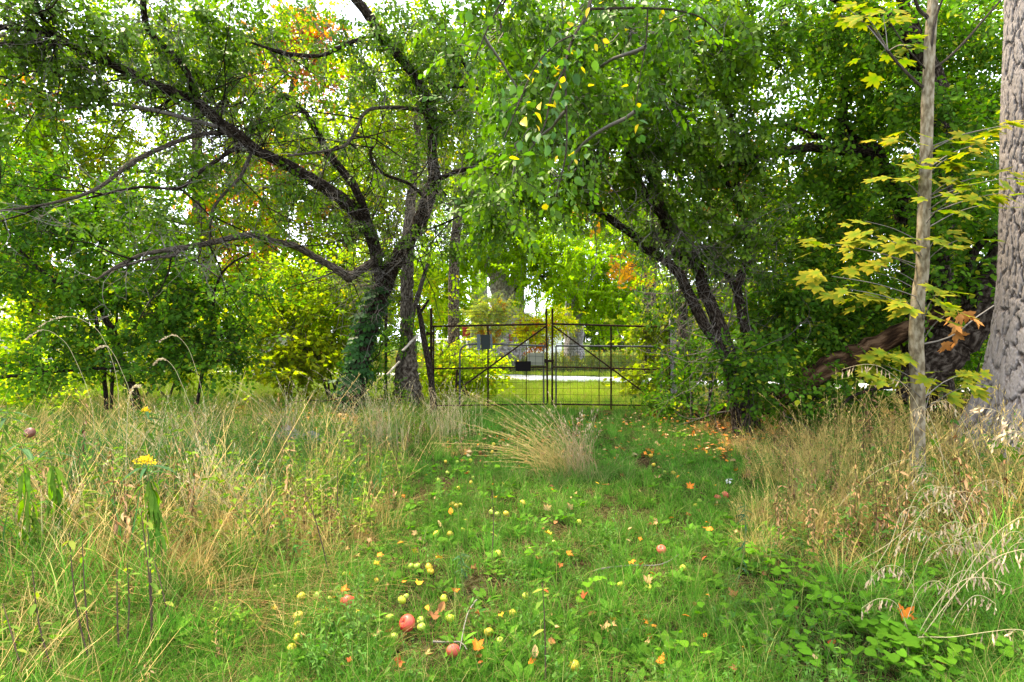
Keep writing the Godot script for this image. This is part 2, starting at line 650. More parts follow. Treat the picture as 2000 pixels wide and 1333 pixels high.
func gate() -> void:
	var D := 12.0
	for side in 2:
		var hinge := 843.0 if side == 0 else 1312.0
		var stile := 1067.5 if side == 0 else 1079.0
		var up := 953.0 if side == 0 else 1193.5
		var g := thing("farm_gate", "left leaf of the rusty double farm gate, with three plates wired to it" if side == 0 else "right leaf of the rusty double farm gate, half hidden by dark bushes", "gate", P(hinge, 800, D), "leaves of the double farm gate")
		rail(g, "top_rail", P(hinge, 638.0 if side == 0 else 639.5, D), P(stile, 633.5 if side == 0 else 633.0, D), 0.021, M.rust)
		rail(g, "middle_rail", P(hinge, 720.5 if side == 0 else 723.0, D - 0.002), P(stile, 717.0, D - 0.002), 0.017, M.rust)
		rail(g, "bottom_rail", P(hinge, 793, D), P(stile, 790, D), 0.017, M.rust)
		rail(g, "meeting_stile", P(stile - (0.5 if side == 0 else 0.0), 603.0, D), P(stile + (2.0 if side == 0 else -0.5), 792, D), 0.022, M.rust)
		rail(g, "upright", P(up, 637, D - 0.01), P(up, 800, D - 0.01), 0.018, M.rust)
		rail(g, "hinge_stile", P(hinge + (4 if side == 0 else -4), 638, D + 0.02), P(hinge + (4 if side == 0 else -4), 800, D + 0.02), 0.018, M.rust)
		if side == 0:
			rail(g, "diagonal_brace", P(1066, 638, D - 0.03), P(905, 754, D - 0.03), 0.017, M.rust)
		else:
			rail(g, "diagonal_brace", P(1081, 637, D - 0.03), P(1270, 776, D - 0.03), 0.017, M.rust)
		rail(g, "thin_upright", P(1028.5 if side == 0 else 1170.5, 677, D + 0.03), P(1027.5 if side == 0 else 1170.5, 792, D + 0.03), 0.009, M.rust, 6)
		# the wire netting: line wires and stay wires
		var w := MB.new()
		var x0 := minf(hinge, stile)
		var x1 := maxf(hinge, stile)
		for k in 12:
			var y := 646.0 + k * 12.6
			var pts := PackedVector3Array()
			var rad := PackedFloat32Array()
			for i in 9:
				var t := i / 8.0
				pts.append(P(lerpf(x0, x1, t), y + sin(t * 9.0 + k) * 0.7, D + 0.026))
				rad.append(0.0032)
			w.tube(pts, rad, 4)
		var n := 17
		for k in n:
			var x := lerpf(x0 + 8, x1 - 8, k / float(n - 1))
			var pts := PackedVector3Array()
			var rad := PackedFloat32Array()
			for i in 7:
				pts.append(P(x + sin(i * 1.7 + k * 2.1) * 0.8, lerpf(644, 790, i / 6.0), D + 0.032))
				rad.append(0.0028)
			w.tube(pts, rad, 4)
		wpart("wire_netting", mesh_of([[w, M.wire]]), g, "stuff")
		if side == 0:
			plate(g, Vector2(939, 654), Vector2(957, 683), D - 0.045, plain(lin(0.022, 0.027, 0.025), 0.8), 0.012, 0.05)
			for q in [[931.5, 938.5], [957.5, 961.5]]:
				plate(g, Vector2(q[0], 653), Vector2(q[1], 683), D - 0.033, plain(lin(0.075, 0.09, 0.095), 0.7), 0.008, 0.03)
			plate(g, Vector2(1007, 706), Vector2(1037, 725.5), D - 0.045, plain(lin(0.006, 0.005, 0.005), 0.8), 0.006, 0.0)
			plate(g, Vector2(1030, 690), Vector2(1062.5, 714), D + 0.05, plain(lin(0.17, 0.17, 0.125), 0.7), 0.006, 0.0)
			var lb := MB.new()
			lb.box(P(1072.5, 705.5, D - 0.04), Vector3(0.2, 0.05, 0.035), Basis(), 0.006)
			lb.box(P(1066, 705.5, D - 0.058), Vector3(0.05, 0.085, 0.02), Basis(), 0.004)
			wpart("latch", mesh_of([[lb, M.rust]]), g)
			for y in [652.0, 680.5]:
				var hb := MB.new()
				hb.box(P(840, y, D - 0.01), Vector3(0.13, 0.06, 0.03), Basis(), 0.006)
				pole(hb, P(834, y - 4, D - 0.01), P(834, y + 4, D - 0.01), 0.022)
				wpart("hinge", mesh_of([[hb, M.rust]]), g)
		else:
			var ch := MB.new()
			for i in 6:
				var c := P(1077 + 0.7 * sin(i * 2.0), 712 + i * 3.4, D - 0.035)
				var ring := PackedVector3Array()
				var rr := PackedFloat32Array()
				for k in 9:
					var a := TAU * k / 8.0
					ring.append(c + (Vector3(cos(a) * 0.014, sin(a) * 0.024, 0) if i % 2 else Vector3(0, sin(a) * 0.024, cos(a) * 0.014)))
					rr.append(0.004)
				ch.tube(ring, rr, 4, 0.0, null, false)
			wpart("chain", mesh_of([[ch, M.steel]]), g)
	# the old tubular gate that leans against the back of it
	for side in 2:
		var t := thing("tube_gate", "older round-cornered tube gate standing behind the left gate leaf" if side == 0 else "older tube gate standing behind the right gate leaf", "gate", P(900 if side == 0 else 1290, 800, 12.2), "tube gates behind the double farm gate")
		var b := MB.new()
		var DD := 12.2
		var rows := []
		if side == 0:
			rows = [[898, 795], [898, 720], [898, 695], [900, 683], [907, 676], [920, 673], [970, 673], [1062, 676]]
		else:
			rows = [[1290, 795], [1293, 725], [1294, 695], [1292, 684], [1284, 679], [1270, 677.5], [1190, 676.5], [1086, 676]]
		var ctl := []
		for r in rows:
			ctl.append([P(r[0], r[1], DD), 0.021])
		var run := run_at(ctl, 4)
		b.tube(run[0], run[1], 8)
		wpart("bent_tube", mesh_of([[b, M.steel]]), t)
		rail(t, "foot_tube", P(1062 if side == 0 else 1086, 676, DD), P(1062 if side == 0 else 1086, 795, DD), 0.018, M.steel)
		if side == 0:
			rail(t, "short_stub", P(893, 722, DD), P(890, 765, DD), 0.022, M.rust)
	# posts
	var p1 := thing("gate_post", "thin rusty steel gate post with hinge brackets beside the left gate leaf", "post", P(843, 806, 12.03), "gate posts")
	rail(p1, "tube", P(842, 602, 12.03), P(843, 812, 12.03), 0.03, M.rust)
	var p2 := thing("gate_post", "pale weathered gate post in the ivy beside the right gate leaf", "post", P(1316, 806, 12.03), "gate posts")
	rail(p2, "tube", P(1314, 622, 12.03), P(1317, 812, 12.03), 0.075, M.far_bark, 10)
	var p3 := thing("wooden_pole", "dark leaning wooden pole with a short fork beside the left gate post", "pole", P(850, 800, 11.8))
	limb(p3, "shaft", [[816, 596, 11.8, 0.045], [824, 640, 11.8, 0.06], [833, 690, 11.8, 0.062], [842, 745, 11.8, 0.066], [848, 812, 11.8, 0.07]], M.apple_bark, 8)
	limb(p3, "fork", [[820, 612, 11.8, 0.03], [828, 600, 11.8, 0.03], [837, 586, 11.75, 0.022]], M.apple_bark, 6)
	var p4 := thing("wooden_pole", "grey forked pole leaning on the straight trunk behind the apple tree", "pole", P(800, 700, 12.6))
	limb(p4, "shaft", [[802, 650, 12.5, 0.06], [806, 610, 12.5, 0.06], [816, 580, 12.5, 0.055], [826, 545, 12.5, 0.05], [836, 515, 12.5, 0.04]], M.grey_bark, 8)
	var p5 := thing("fence_post", "thin dark fence post between the apple tree and the straight trunk", "post", P(754, 800, 13.2))
	rail(p5, "stake", P(754, 585, 13.2), P(753, 810, 13.2), 0.035, M.apple_bark)
	# slack fence wires on the posts
	var f := thing("wire_fence", "slack wire fence strung past the gate posts", "fence", P(760, 700, 13.1))
	for k in 5:
		var w := MB.new()
		var pts := PackedVector3Array()
		var rad := PackedFloat32Array()
		for i in 13:
			var t := i / 12.0
			var x := lerpf(560, 1068, t) if k < 3 else lerpf(560, 843, t)
			var y: float = [607.0, 613.0, 626.0, 668.0, 716.0][k]
			pts.append(P(x, y + 3.0 * sin(t * PI) + sin(i * 1.9 + k) * 0.8, lerpf(13.2, 12.06, smoothstep(0.0, 0.6, t))))
			rad.append(0.0032)
		w.tube(pts, rad, 4)
		wpart("wire", mesh_of([[w, M.wire]]), f)

func plate(g: Node3D, a: Vector2, b: Vector2, d: float, mat: Material, thick: float, lean: float) -> void:
	var p := P(a.x, a.y, d)
	var q := P(b.x, b.y, d)
	var m := MB.new()
	m.box((p + q) * 0.5, Vector3(q.x - p.x, p.y - q.y, thick), Basis(Vector3(0, 0, 1), lean), 0.002)
	wpart("sign_plate", mesh_of([[m, mat]]), g)


# ---------------------------------------------------------------- trees near the gate
func grow_kinds() -> void:
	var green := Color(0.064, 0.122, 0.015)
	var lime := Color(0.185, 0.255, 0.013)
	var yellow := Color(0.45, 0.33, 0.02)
	M.apple = []
	for i in 4:
		M.apple.append(sprig(0.26, 11, 0.066, 0.043, green, yellow, 0.05, M.leaf, M.twig_dark, false, 0.35))
	M.shrub = []
	for i in 3:
		M.shrub.append(sprig(0.36, 13, 0.075, 0.052, Color(0.052, 0.112, 0.015), Color(0.2, 0.22, 0.02), 0.08, M.leaf_dull, M.twig_dark, false, 0.2))
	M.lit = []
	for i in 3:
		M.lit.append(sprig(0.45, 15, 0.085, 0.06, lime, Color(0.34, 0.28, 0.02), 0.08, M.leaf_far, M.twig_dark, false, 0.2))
	M.far = []
	for i in 3:
		M.far.append(sprig(0.9, 30, 0.15, 0.12, lime, Color(0.26, 0.26, 0.02), 0.08, M.leaf_far, M.twig, true, 0.3))
	M.maple_near = []
	for i in 3:
		M.maple_near.append(maple_sprig(0.35, 8, 0.11, Color(0.10, 0.17, 0.02), Color(0.3, 0.24, 0.02), M.leaf_far, M.twig_dark))
	M.maple_orange = []
	for i in 3:
		M.maple_orange.append(maple_sprig(0.4, 12, 0.12, Color(0.42, 0.13, 0.03), Color(0.5, 0.09, 0.04), M.leaf_far, M.twig_dark))
	M.fine = []
	for i in 3:
		M.fine.append(sprig(0.5, 34, 0.07, 0.022, Color(0.15, 0.19, 0.06), Color(0.4, 0.2, 0.05), 0.05, M.leaf_far, M.twig, true, 0.3))

func apple_tree() -> void:
	var t := thing("apple_tree", "old leaning apple tree left of the gate with a long bare limb reaching up left", "tree", G(P(685, 800, 11.3).x, -11.3))
	var sk := PackedVector3Array()
	sk += limb(t, "trunk", [[676, 825, 11.3, 0.32], [684, 780, 11.3, 0.23], [698, 728, 11.3, 0.2], [709, 662, 11.3, 0.2], [730, 605, 11.25, 0.185], [752, 555, 11.2, 0.165], [774, 505, 11.1, 0.16], [800, 465, 11.0, 0.145], [818, 440, 10.9, 0.14], [836, 384, 10.8, 0.135], [847, 350, 10.7, 0.11], [844, 300, 10.5, 0.10], [844, 250, 10.4, 0.115], [837, 200, 10.2, 0.125], [820, 165, 10.0, 0.10], [797, 130, 9.9, 0.085], [750, 77, 9.6, 0.08], [725, 38, 9.4, 0.075], [696, 0, 9.2, 0.07], [640, -70, 8.9, 0.05]], M.apple_bark, 14, 0.28)
	sk += limb(t, "limb", [[748, 560, 11.2, 0.12], [738, 520, 11.1, 0.115], [730, 478, 11.0, 0.115], [716, 440, 10.8, 0.11], [698, 415, 10.6, 0.115], [660, 384, 10.3, 0.11], [630, 362, 10.1, 0.115], [587, 338, 9.8, 0.105], [550, 318, 9.5, 0.095], [500, 293, 9.2, 0.09], [467, 266, 9.0, 0.085], [417, 229, 8.7, 0.082], [384, 200, 8.5, 0.072], [334, 178, 8.2, 0.066], [284, 157, 7.9, 0.062], [234, 133, 7.6, 0.058], [184, 110, 7.4, 0.055], [143, 89, 7.2, 0.052], [100, 64, 7.0, 0.04], [50, 56, 6.8, 0.034], [-40, 50, 6.5, 0.03]], M.apple_bark, 12, 0.2)
	sk += limb(t, "limb", [[720, 440, 10.8, 0.075], [697, 374, 10.5, 0.075], [672, 338, 10.4, 0.07], [650, 310, 10.3, 0.07], [633, 284, 10.2, 0.065], [610, 242, 10.0, 0.06], [580, 205, 9.9, 0.055], [552, 188, 9.8, 0.06], [530, 205, 9.7, 0.05], [500, 247, 9.6, 0.042], [484, 268, 9.5, 0.03]], M.apple_bark, 9, 0.25)
	sk += limb(t, "branch", [[384, 198, 8.5, 0.05], [378, 180, 8.4, 0.05], [364, 140, 8.2, 0.045], [342, 112, 8.1, 0.044], [320, 90, 8.0, 0.044], [290, 60, 7.8, 0.045], [282, 30, 7.7, 0.042], [276, -10, 7.5, 0.04], [262, -90, 7.2, 0.03]], M.apple_bark, 9, 0.2)
	sk += limb(t, "branch", [[452, 264, 9.0, 0.04], [420, 247, 8.7, 0.035], [347, 227, 8.3, 0.033], [267, 209, 7.9, 0.026], [200, 203, 7.5, 0.022], [182, 212, 7.4, 0.012]], M.twig, 7, 0.25)
	sk += limb(t, "branch", [[465, 268, 9.0, 0.04], [434, 260, 8.8, 0.036], [384, 264, 8.5, 0.036], [327, 284, 8.2, 0.034], [284, 304, 8.0, 0.034], [254, 320, 7.8, 0.028], [187, 370, 7.5, 0.022], [100, 397, 7.2, 0.018], [0, 412, 6.8, 0.014]], M.grey_bark, 7, 0.22)
	sk += limb(t, "branch", [[485, 276, 9.1, 0.035], [458, 290, 8.9, 0.033], [400, 328, 8.5, 0.028], [350, 367, 8.2, 0.024], [270, 366, 7.9, 0.018], [167, 388, 7.6, 0.012]], M.apple_bark, 7, 0.22)
	sk += limb(t, "branch", [[492, 288, 9.2, 0.03], [486, 310, 9.1, 0.028], [467, 347, 8.9, 0.026], [424, 394, 8.6, 0.024], [411, 430, 8.5, 0.02], [409, 480, 8.4, 0.014]], M.grey_bark, 7, 0.22)
	sk += limb(t, "branch", [[92, 62, 7.0, 0.034], [92, 50, 6.9, 0.03], [80, 27, 6.8, 0.028], [64, -8, 6.7, 0.025]], M.apple_bark, 7, 0.2)
	sk += limb(t, "branch", [[112, 86, 7.1, 0.034], [80, 84, 6.9, 0.03], [40, 83, 6.8, 0.028], [-30, 90, 6.6, 0.024]], M.apple_bark, 7, 0.2)
	sk += limb(t, "low_limb", [[748, 495, 11.0, 0.085], [734, 506, 10.8, 0.08], [718, 519, 10.6, 0.082], [698, 531, 10.4, 0.08], [679, 542, 10.2, 0.085], [667, 533, 10.1, 0.075], [640, 516, 10.0, 0.066], [612, 501, 9.8, 0.062], [583, 484, 9.6, 0.058], [533, 470, 9.3, 0.05], [500, 460, 9.1, 0.046], [467, 461, 8.9, 0.044], [400, 477, 8.5, 0.042], [350, 485, 8.2, 0.036], [283, 496, 7.9, 0.028], [233, 518, 7.7, 0.022], [190, 545, 7.5, 0.012]], M.grey_bark, 9, 0.25)
	sk += limb(t, "branch", [[352, 486, 8.2, 0.028], [335, 500, 8.1, 0.026], [300, 504, 8.0, 0.022], [240, 520, 7.7, 0.018], [200, 535, 7.6, 0.012]], M.grey_bark, 6, 0.2)
	sk += limb(t, "branch", [[838, 215, 10.2, 0.06], [862, 175, 9.9, 0.05], [900, 168, 9.5, 0.04], [930, 172, 9.3, 0.03], [990, 195, 9.0, 0.02]], M.apple_bark, 7, 0.2)
	sk += limb(t, "branch", [[842, 165, 10.0, 0.05], [835, 120, 9.9, 0.042], [870, 98, 9.6, 0.04], [905, 120, 9.3, 0.032], [920, 160, 9.2, 0.02]], M.apple_bark, 7, 0.2)
	sk += limb(t, "branch", [[838, 225, 10.1, 0.04], [800, 212, 9.8, 0.034], [720, 215, 9.4, 0.03], [690, 265, 9.2, 0.028], [660, 290, 9.0, 0.024], [560, 305, 8.6, 0.014]], M.grey_bark, 7, 0.2)
	sk += limb(t, "branch", [[838, 395, 10.8, 0.045], [800, 360, 10.4, 0.03], [750, 340, 10.0, 0.026], [725, 310, 9.9, 0.022], [728, 285, 9.8, 0.016]], M.apple_bark, 7, 0.2)
	sk += limb(t, "branch", [[846, 355, 10.7, 0.05], [880, 340, 10.4, 0.045], [920, 325, 10.1, 0.035], [970, 300, 9.8, 0.022], [1010, 285, 9.6, 0.014]], M.apple_bark, 7, 0.2)
	sk += limb(t, "branch", [[812, 455, 10.9, 0.03], [860, 440, 10.6, 0.022], [900, 420, 10.4, 0.018], [940, 395, 10.2, 0.014], [975, 360, 10.0, 0.01]], M.apple_bark, 6, 0.2)
	sk += limb(t, "branch", [[730, 70, 9.5, 0.03], [690, 80, 9.2, 0.03], [630, 107, 8.9, 0.03], [580, 107, 8.7, 0.028], [535, 98, 8.5, 0.024], [480, 80, 8.2, 0.014]], M.apple_bark, 7, 0.2)
	var tang := MB.new()
	bare(tang, sk.slice(8), 80, 1.9, 0.015, Vector3(-0.1, -0.1, 0.15), 2)
	bare(tang, sk.slice(95, 200), 80, 1.7, 0.013, Vector3(-0.2, -0.15, 0.1), 2)
	wpart("bare_branches", mesh_of([[tang, M.apple_bark]]), t, "stuff")
	var dead := MB.new()
	bare(dead, sk, 480, 0.9, 0.0065, Vector3(0, -0.25, 0.1), 2)
	var mid := sk.slice(20, 60)
	bare(dead, mid, 130, 1.0, 0.008, Vector3(-0.2, -0.3, 0.2), 2)
	wpart("dead_twigs", mesh_of([[dead, M.twig]]), t, "stuff")
	crown(t, sk, [
		[60, 30, 6.8, 130, 70, 0.9, 26, 8], [150, 40, 7.2, 110, 60, 0.9, 14, 8], [100, 140, 7.2, 110, 60, 0.8, 22, 8], [60, 230, 7.2, 90, 60, 0.7, 14, 7],
		[330, 60, 8.0, 110, 80, 0.9, 26, 8], [450, 50, 8.4, 90, 70, 0.9, 18, 8], [330, 170, 8.4, 80, 50, 0.7, 14, 8], [480, 150, 9.0, 110, 80, 0.9, 24, 8],
		[610, 40, 8.9, 80, 50, 0.9, 10, 8], [640, 150, 9.5, 90, 80, 0.8, 11, 8], [740, 150, 9.6, 90, 90, 0.8, 12, 8], [800, 60, 9.5, 100, 80, 0.9, 26, 8], [900, 90, 9.3, 90, 90, 0.8, 24, 8],
		[560, 260, 9.6, 90, 70, 0.7, 8, 7], [680, 300, 10.2, 100, 80, 0.7, 9, 7], [790, 320, 10.4, 90, 80, 0.7, 11, 7], [900, 240, 10.0, 80, 90, 0.7, 22, 8], [930, 350, 10.2, 80, 60, 0.6, 16, 8],
		[460, 360, 9.0, 110, 70, 0.7, 14, 7], [350, 320, 8.5, 100, 60, 0.6, 10, 7], [560, 420, 9.6, 110, 70, 0.6, 9, 7], [680, 440, 10.6, 80, 60, 0.6, 6, 7], [300, 450, 8.2, 120, 50, 0.6, 12, 7], [870, 470, 10.8, 70, 40, 0.5, 9, 7], [770, 480, 10.6, 40, 30, 0.4, 4, 6],
	], M.apple, {"sigma": 0.16, "droop": 0.35, "tint": Color(0.85, 0.85, 0.9), "tint2": Color(1.5, 1.4, 1.0), "bark": M.twig})
	# ivy round the foot of the trunk
	var iv := thing("ivy", "dark ivy covering the lower trunk of the leaning apple tree", "ivy", G(P(685, 800, 11.0).x, -11.0))
	var xf := []
	var cl := []
	var lf := MB.new()
	for i in 3:
		lf.col = Color(0.03, 0.08, 0.022)
		lf.leaf(Vector3(0.05 * (i - 1), 0.02 * i, 0), Vector3(0.5 * (i - 1), -0.6, 0.2).normalized(), Vector3(0.1, 0.2, 1), 0.085, 0.075, 0.15, 0.1)
	var ivm := mesh_of([[lf, M.leaf]])
	for i in 430:
		var k := rng.randf()
		var kk := lerpf(1, 24, k)
		var at := sk[int(kk)].lerp(sk[int(kk) + 1], kk - int(kk))
		var out := Vector3(rng.randfn(), 0.1, rng.randfn() + 0.5).normalized()
		var r := lerpf(0.24, 0.18, k) + absf(rng.randfn()) * 0.06
		var p := at + out * r + Vector3(0, rf(-0.2, 0.2), 0)
		var z := (out + gauss(0.35)).normalized()
		var x := Vector3.UP.cross(z).normalized()
		xf.append(Transform3D(Basis(x, z.cross(x), z).scaled(Vector3.ONE * rf(0.7, 1.25)), p))
		var q := rf(0.6, 1.6)
		cl.append(Color(q, q, q))
	multi("foliage", ivm, xf, cl, iv)

func straight_trunk() -> void:
	var t := thing("old_tree", "grey straight trunk with a flared foot between the apple tree and the gate", "tree", G(P(797, 800, 12.6).x, -12.6))
	var sk := limb(t, "trunk", [[797, 830, 12.6, 0.42], [797, 790, 12.6, 0.36], [795, 735, 12.6, 0.27], [795, 680, 12.6, 0.19], [793, 640, 12.6, 0.135], [793, 600, 12.6, 0.135], [795, 540, 12.6, 0.135], [797, 480, 12.6, 0.13], [800, 420, 12.7, 0.12], [806, 340, 12.8, 0.11], [815, 240, 13.0, 0.09], [820, 120, 13.2, 0.06]], M.grey_bark, 16, 0.22)
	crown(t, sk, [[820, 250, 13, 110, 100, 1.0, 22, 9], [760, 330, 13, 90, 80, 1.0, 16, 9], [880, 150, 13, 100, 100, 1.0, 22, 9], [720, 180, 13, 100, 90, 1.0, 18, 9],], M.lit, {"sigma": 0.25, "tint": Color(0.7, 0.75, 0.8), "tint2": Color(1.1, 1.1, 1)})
	var cr := thing("creeper", "bright green creeper hanging on the grey straight trunk above a broken board", "creeper", G(P(790, 800, 12.3).x, -12.3))
	crown(cr, PackedVector3Array([P(790, 680, 12.3)]), [[788, 648, 12.3, 22, 26, 0.15, 8, 6], [735, 700, 12.3, 26, 60, 0.2, 14, 6], [745, 760, 12.2, 40, 40, 0.2, 10, 6]], M.shrub, {"sigma": 0.08, "size": 0.7, "tint": Color(1.2, 1.3, 1), "tint2": Color(1.8, 1.9, 1)})
	var bd := thing("broken_board", "weathered grey broken board leaning on the flared grey trunk", "board", P(800, 668, 12.1))
	var b := MB.new()
	var dir := (P(816, 655, 12.2) - P(786, 686, 12.0)).normalized()
	b.box(P(801, 670, 12.1), Vector3(0.09, P(816, 655, 12.2).distance_to(P(786, 686, 12.0)), 0.03), up_basis(dir), 0.004)
	part("plank", mesh_of([[b, M.old_wood]]), bd, "", -bd.position)
	var bd2 := thing("broken_board", "lower grey broken board half buried in tall straw at the foot of the trunks", "board", P(768, 720, 11.9))
	var b2 := MB.new()
	dir = (P(780, 706, 11.9) - P(756, 732, 11.8)).normalized()
	b2.box(P(768, 719, 11.85), Vector3(0.085, P(780, 706, 11.9).distance_to(P(756, 732, 11.8)), 0.03), up_basis(dir), 0.004)
	part("plank", mesh_of([[b2, M.old_wood]]), bd2, "", -bd2.position)

func arching_tree() -> void:
	var t := thing("apple_tree", "many-stemmed apple tree right of the track, arching over the gate towards the camera", "tree", G(P(1440, 860, 8.8).x, -8.8))
	var sk := PackedVector3Array()
	sk += limb(t, "stem", [[1446, 870, 8.8, 0.12], [1441, 815, 8.8, 0.11], [1434, 745, 8.8, 0.115], [1423, 698, 8.8, 0.12], [1412, 655, 8.8, 0.11], [1404, 635, 8.8, 0.11], [1390, 598, 8.8, 0.10], [1374, 565, 8.8, 0.092], [1367, 530, 8.75, 0.085], [1355, 510, 8.7, 0.08], [1333, 503, 8.6, 0.062], [1308, 488, 8.5, 0.055], [1302, 455, 8.3, 0.05], [1290, 420, 8.1, 0.048], [1263, 384, 7.8, 0.045], [1240, 330, 7.5, 0.042], [1215, 270, 7.1, 0.038], [1200, 205, 6.8, 0.036], [1193, 140, 6.5, 0.034], [1190, 0, 6.0, 0.03]], M.apple_bark, 12, 0.2)
	sk += limb(t, "stem", [[1420, 690, 8.8, 0.085], [1393, 658, 8.8, 0.085], [1376, 632, 8.75, 0.085], [1360, 605, 8.7, 0.085], [1344, 570, 8.7, 0.08], [1330, 542, 8.6, 0.078], [1312, 520, 8.6, 0.075], [1283, 498, 8.5, 0.07], [1257, 482, 8.4, 0.065], [1240, 462, 8.3, 0.06], [1200, 434, 8.1, 0.058], [1167, 412, 8.0, 0.052], [1133, 387, 7.8, 0.045], [1095, 368, 7.6, 0.036], [1050, 352, 7.3, 0.028], [1000, 350, 7.0, 0.02], [940, 330, 6.8, 0.012]], M.apple_bark, 11, 0.2)
	sk += limb(t, "stem", [[1362, 520, 8.7, 0.06], [1357, 488, 8.6, 0.06], [1327, 458, 8.5, 0.055], [1313, 442, 8.4, 0.05], [1290, 395, 8.1, 0.045], [1270, 350, 7.9, 0.04], [1258, 300, 7.6, 0.035], [1247, 200, 7.0, 0.03]], M.grey_bark, 9, 0.18)
	sk += limb(t, "stem", [[1478, 860, 9.1, 0.10], [1470, 780, 9.1, 0.10], [1468, 700, 9.1, 0.10], [1463, 660, 9.1, 0.10], [1450, 612, 9.1, 0.085], [1440, 565, 9.1, 0.075], [1450, 535, 9.1, 0.07], [1459, 512, 9.0, 0.065], [1462, 490, 9.0, 0.06], [1450, 420, 8.8, 0.05], [1437, 340, 8.6, 0.045], [1430, 240, 8.2, 0.04], [1400, 130, 7.8, 0.035]], M.apple_bark, 10, 0.25)
	sk += limb(t, "branch", [[1438, 567, 9.1, 0.045], [1424, 545, 9.0, 0.042], [1410, 528, 8.9, 0.04], [1396, 520, 8.8, 0.035], [1380, 480, 8.6, 0.02]], M.apple_bark, 7, 0.2)
	sk += limb(t, "branch", [[1300, 300, 7.9, 0.03], [1297, 292, 7.8, 0.045], [1270, 291, 7.7, 0.042], [1247, 287, 7.6, 0.04], [1187, 269, 7.2, 0.036], [1130, 256, 6.9, 0.03], [1090, 262, 6.7, 0.022]], M.grey_bark, 7, 0.2)
	sk += limb(t, "branch", [[1200, 205, 6.8, 0.034], [1180, 225, 6.7, 0.034], [1155, 240, 6.6, 0.03], [1130, 258, 6.5, 0.022]], M.apple_bark, 7, 0.2)
	sk += limb(t, "branch", [[1450, 420, 8.8, 0.04], [1400, 320, 8.2, 0.036], [1330, 225, 7.8, 0.032], [1320, 127, 7.4, 0.028], [1347, 57, 7.1, 0.026], [1362, -10, 6.9, 0.024]], M.apple_bark, 7, 0.2)
	# the long shoot that comes down in front of the camera
	var near := PackedVector3Array()
	near += limb(t, "hanging_branch", [[1190, 0, 6.0, 0.03], [1185, -130, 5.2, 0.028], [1180, -200, 4.6, 0.026], [1165, -90, 4.0, 0.018], [1150, 18, 3.6, 0.0125], [1123, 67, 3.4, 0.0095], [1106, 115, 3.25, 0.008], [1100, 140, 3.2, 0.007], [1077, 187, 3.1, 0.005], [1062, 250, 3.0, 0.004], [1030, 300, 2.9, 0.003]], M.grey_bark, 8, 0.1).slice(20)
	near += limb(t, "hanging_branch", [[1103, 124, 3.2, 0.006], [1106, 200, 3.15, 0.0055], [1107, 277, 3.1, 0.005], [1100, 330, 3.05, 0.004], [1085, 385, 3.0, 0.003]], M.grey_bark, 6, 0.1)
	near += limb(t, "hanging_branch", [[1150, 18, 3.6, 0.009], [1200, 16, 3.65, 0.008], [1265, 16, 3.7, 0.0075], [1320, 20, 3.75, 0.006], [1370, 35, 3.8, 0.005], [1410, 70, 3.8, 0.004]], M.grey_bark, 6, 0.1)
	near += limb(t, "hanging_branch", [[1123, 67, 3.4, 0.006], [1080, 90, 3.2, 0.005], [1040, 140, 3.1, 0.004], [1010, 210, 3.0, 0.004], [985, 270, 2.95, 0.003]], M.grey_bark, 6, 0.1)
	near += limb(t, "hanging_branch", [[1165, -90, 4.0, 0.014], [1080, -60, 3.7, 0.009], [1000, -20, 3.5, 0.007], [960, 40, 3.4, 0.005], [930, 110, 3.3, 0.004]], M.grey_bark, 6, 0.1)
	near += limb(t, "hanging_branch", [[1265, 16, 3.7, 0.006], [1262, 80, 3.7, 0.005], [1250, 150, 3.65, 0.004], [1240, 220, 3.6, 0.003]], M.grey_bark, 6, 0.1)
	# its big leaves, one by one
	var kinds := []
	for i in 10:
		var b := MB.new()
		var st := MB.new()
		b.col = jit(Color(0.07, 0.15, 0.035) if i < 8 else Color(0.50, 0.36, 0.02), 0.15)
		b.leaf(Vector3(0, 0.02, 0), Vector3(0, 1, 0), Vector3(0, 0, 1), 0.078, rf(0.05, 0.06), rf(0.1, 0.35), rf(0.05, 0.3))
		st.tube(PackedVector3Array([Vector3.ZERO, Vector3(0, 0.022, 0)]), PackedFloat32Array([0.0011, 0.0009]), 3, 0.0, null, false)
		kinds.append(mesh_of([[b, M.leaf_near], [st, M.twig_green]]))
	for i in 295:
		var at := near[rng.randi() % near.size()]
		at += gauss(0.07) * Vector3(1, 1, 0.8)
		var d := (rv() * 0.9 + Vector3(0, -0.55, 0.1)).normalized()
		var o := part("leaf", kinds[rng.randi() % 10], t, "", at - t.position)
		var s := rf(0.45, 0.9)
		o.basis = up_basis(d, rng.randfn() * 0.6).scaled(Vector3(s, s, s))
	crown(t, near, [[980, 60, 3.9, 110, 80, 0.4, 16, 6], [1100, 60, 4.0, 120, 80, 0.5, 22, 6], [1230, 60, 4.4, 120, 90, 0.6, 24, 6], [1020, 190, 3.7, 80, 90, 0.4, 16, 6], [1120, 190, 4.4, 110, 90, 0.5, 22, 6], [1010, 300, 3.6, 50, 60, 0.3, 7, 5], [1100, 350, 4.2, 60, 50, 0.3, 6, 5]], M.apple, {"sigma": 0.12, "droop": 0.5, "size": 0.78, "tint": Color(0.9, 1.0, 1.0), "tint2": Color(1.7, 1.6, 1.1), "bark": M.twig})
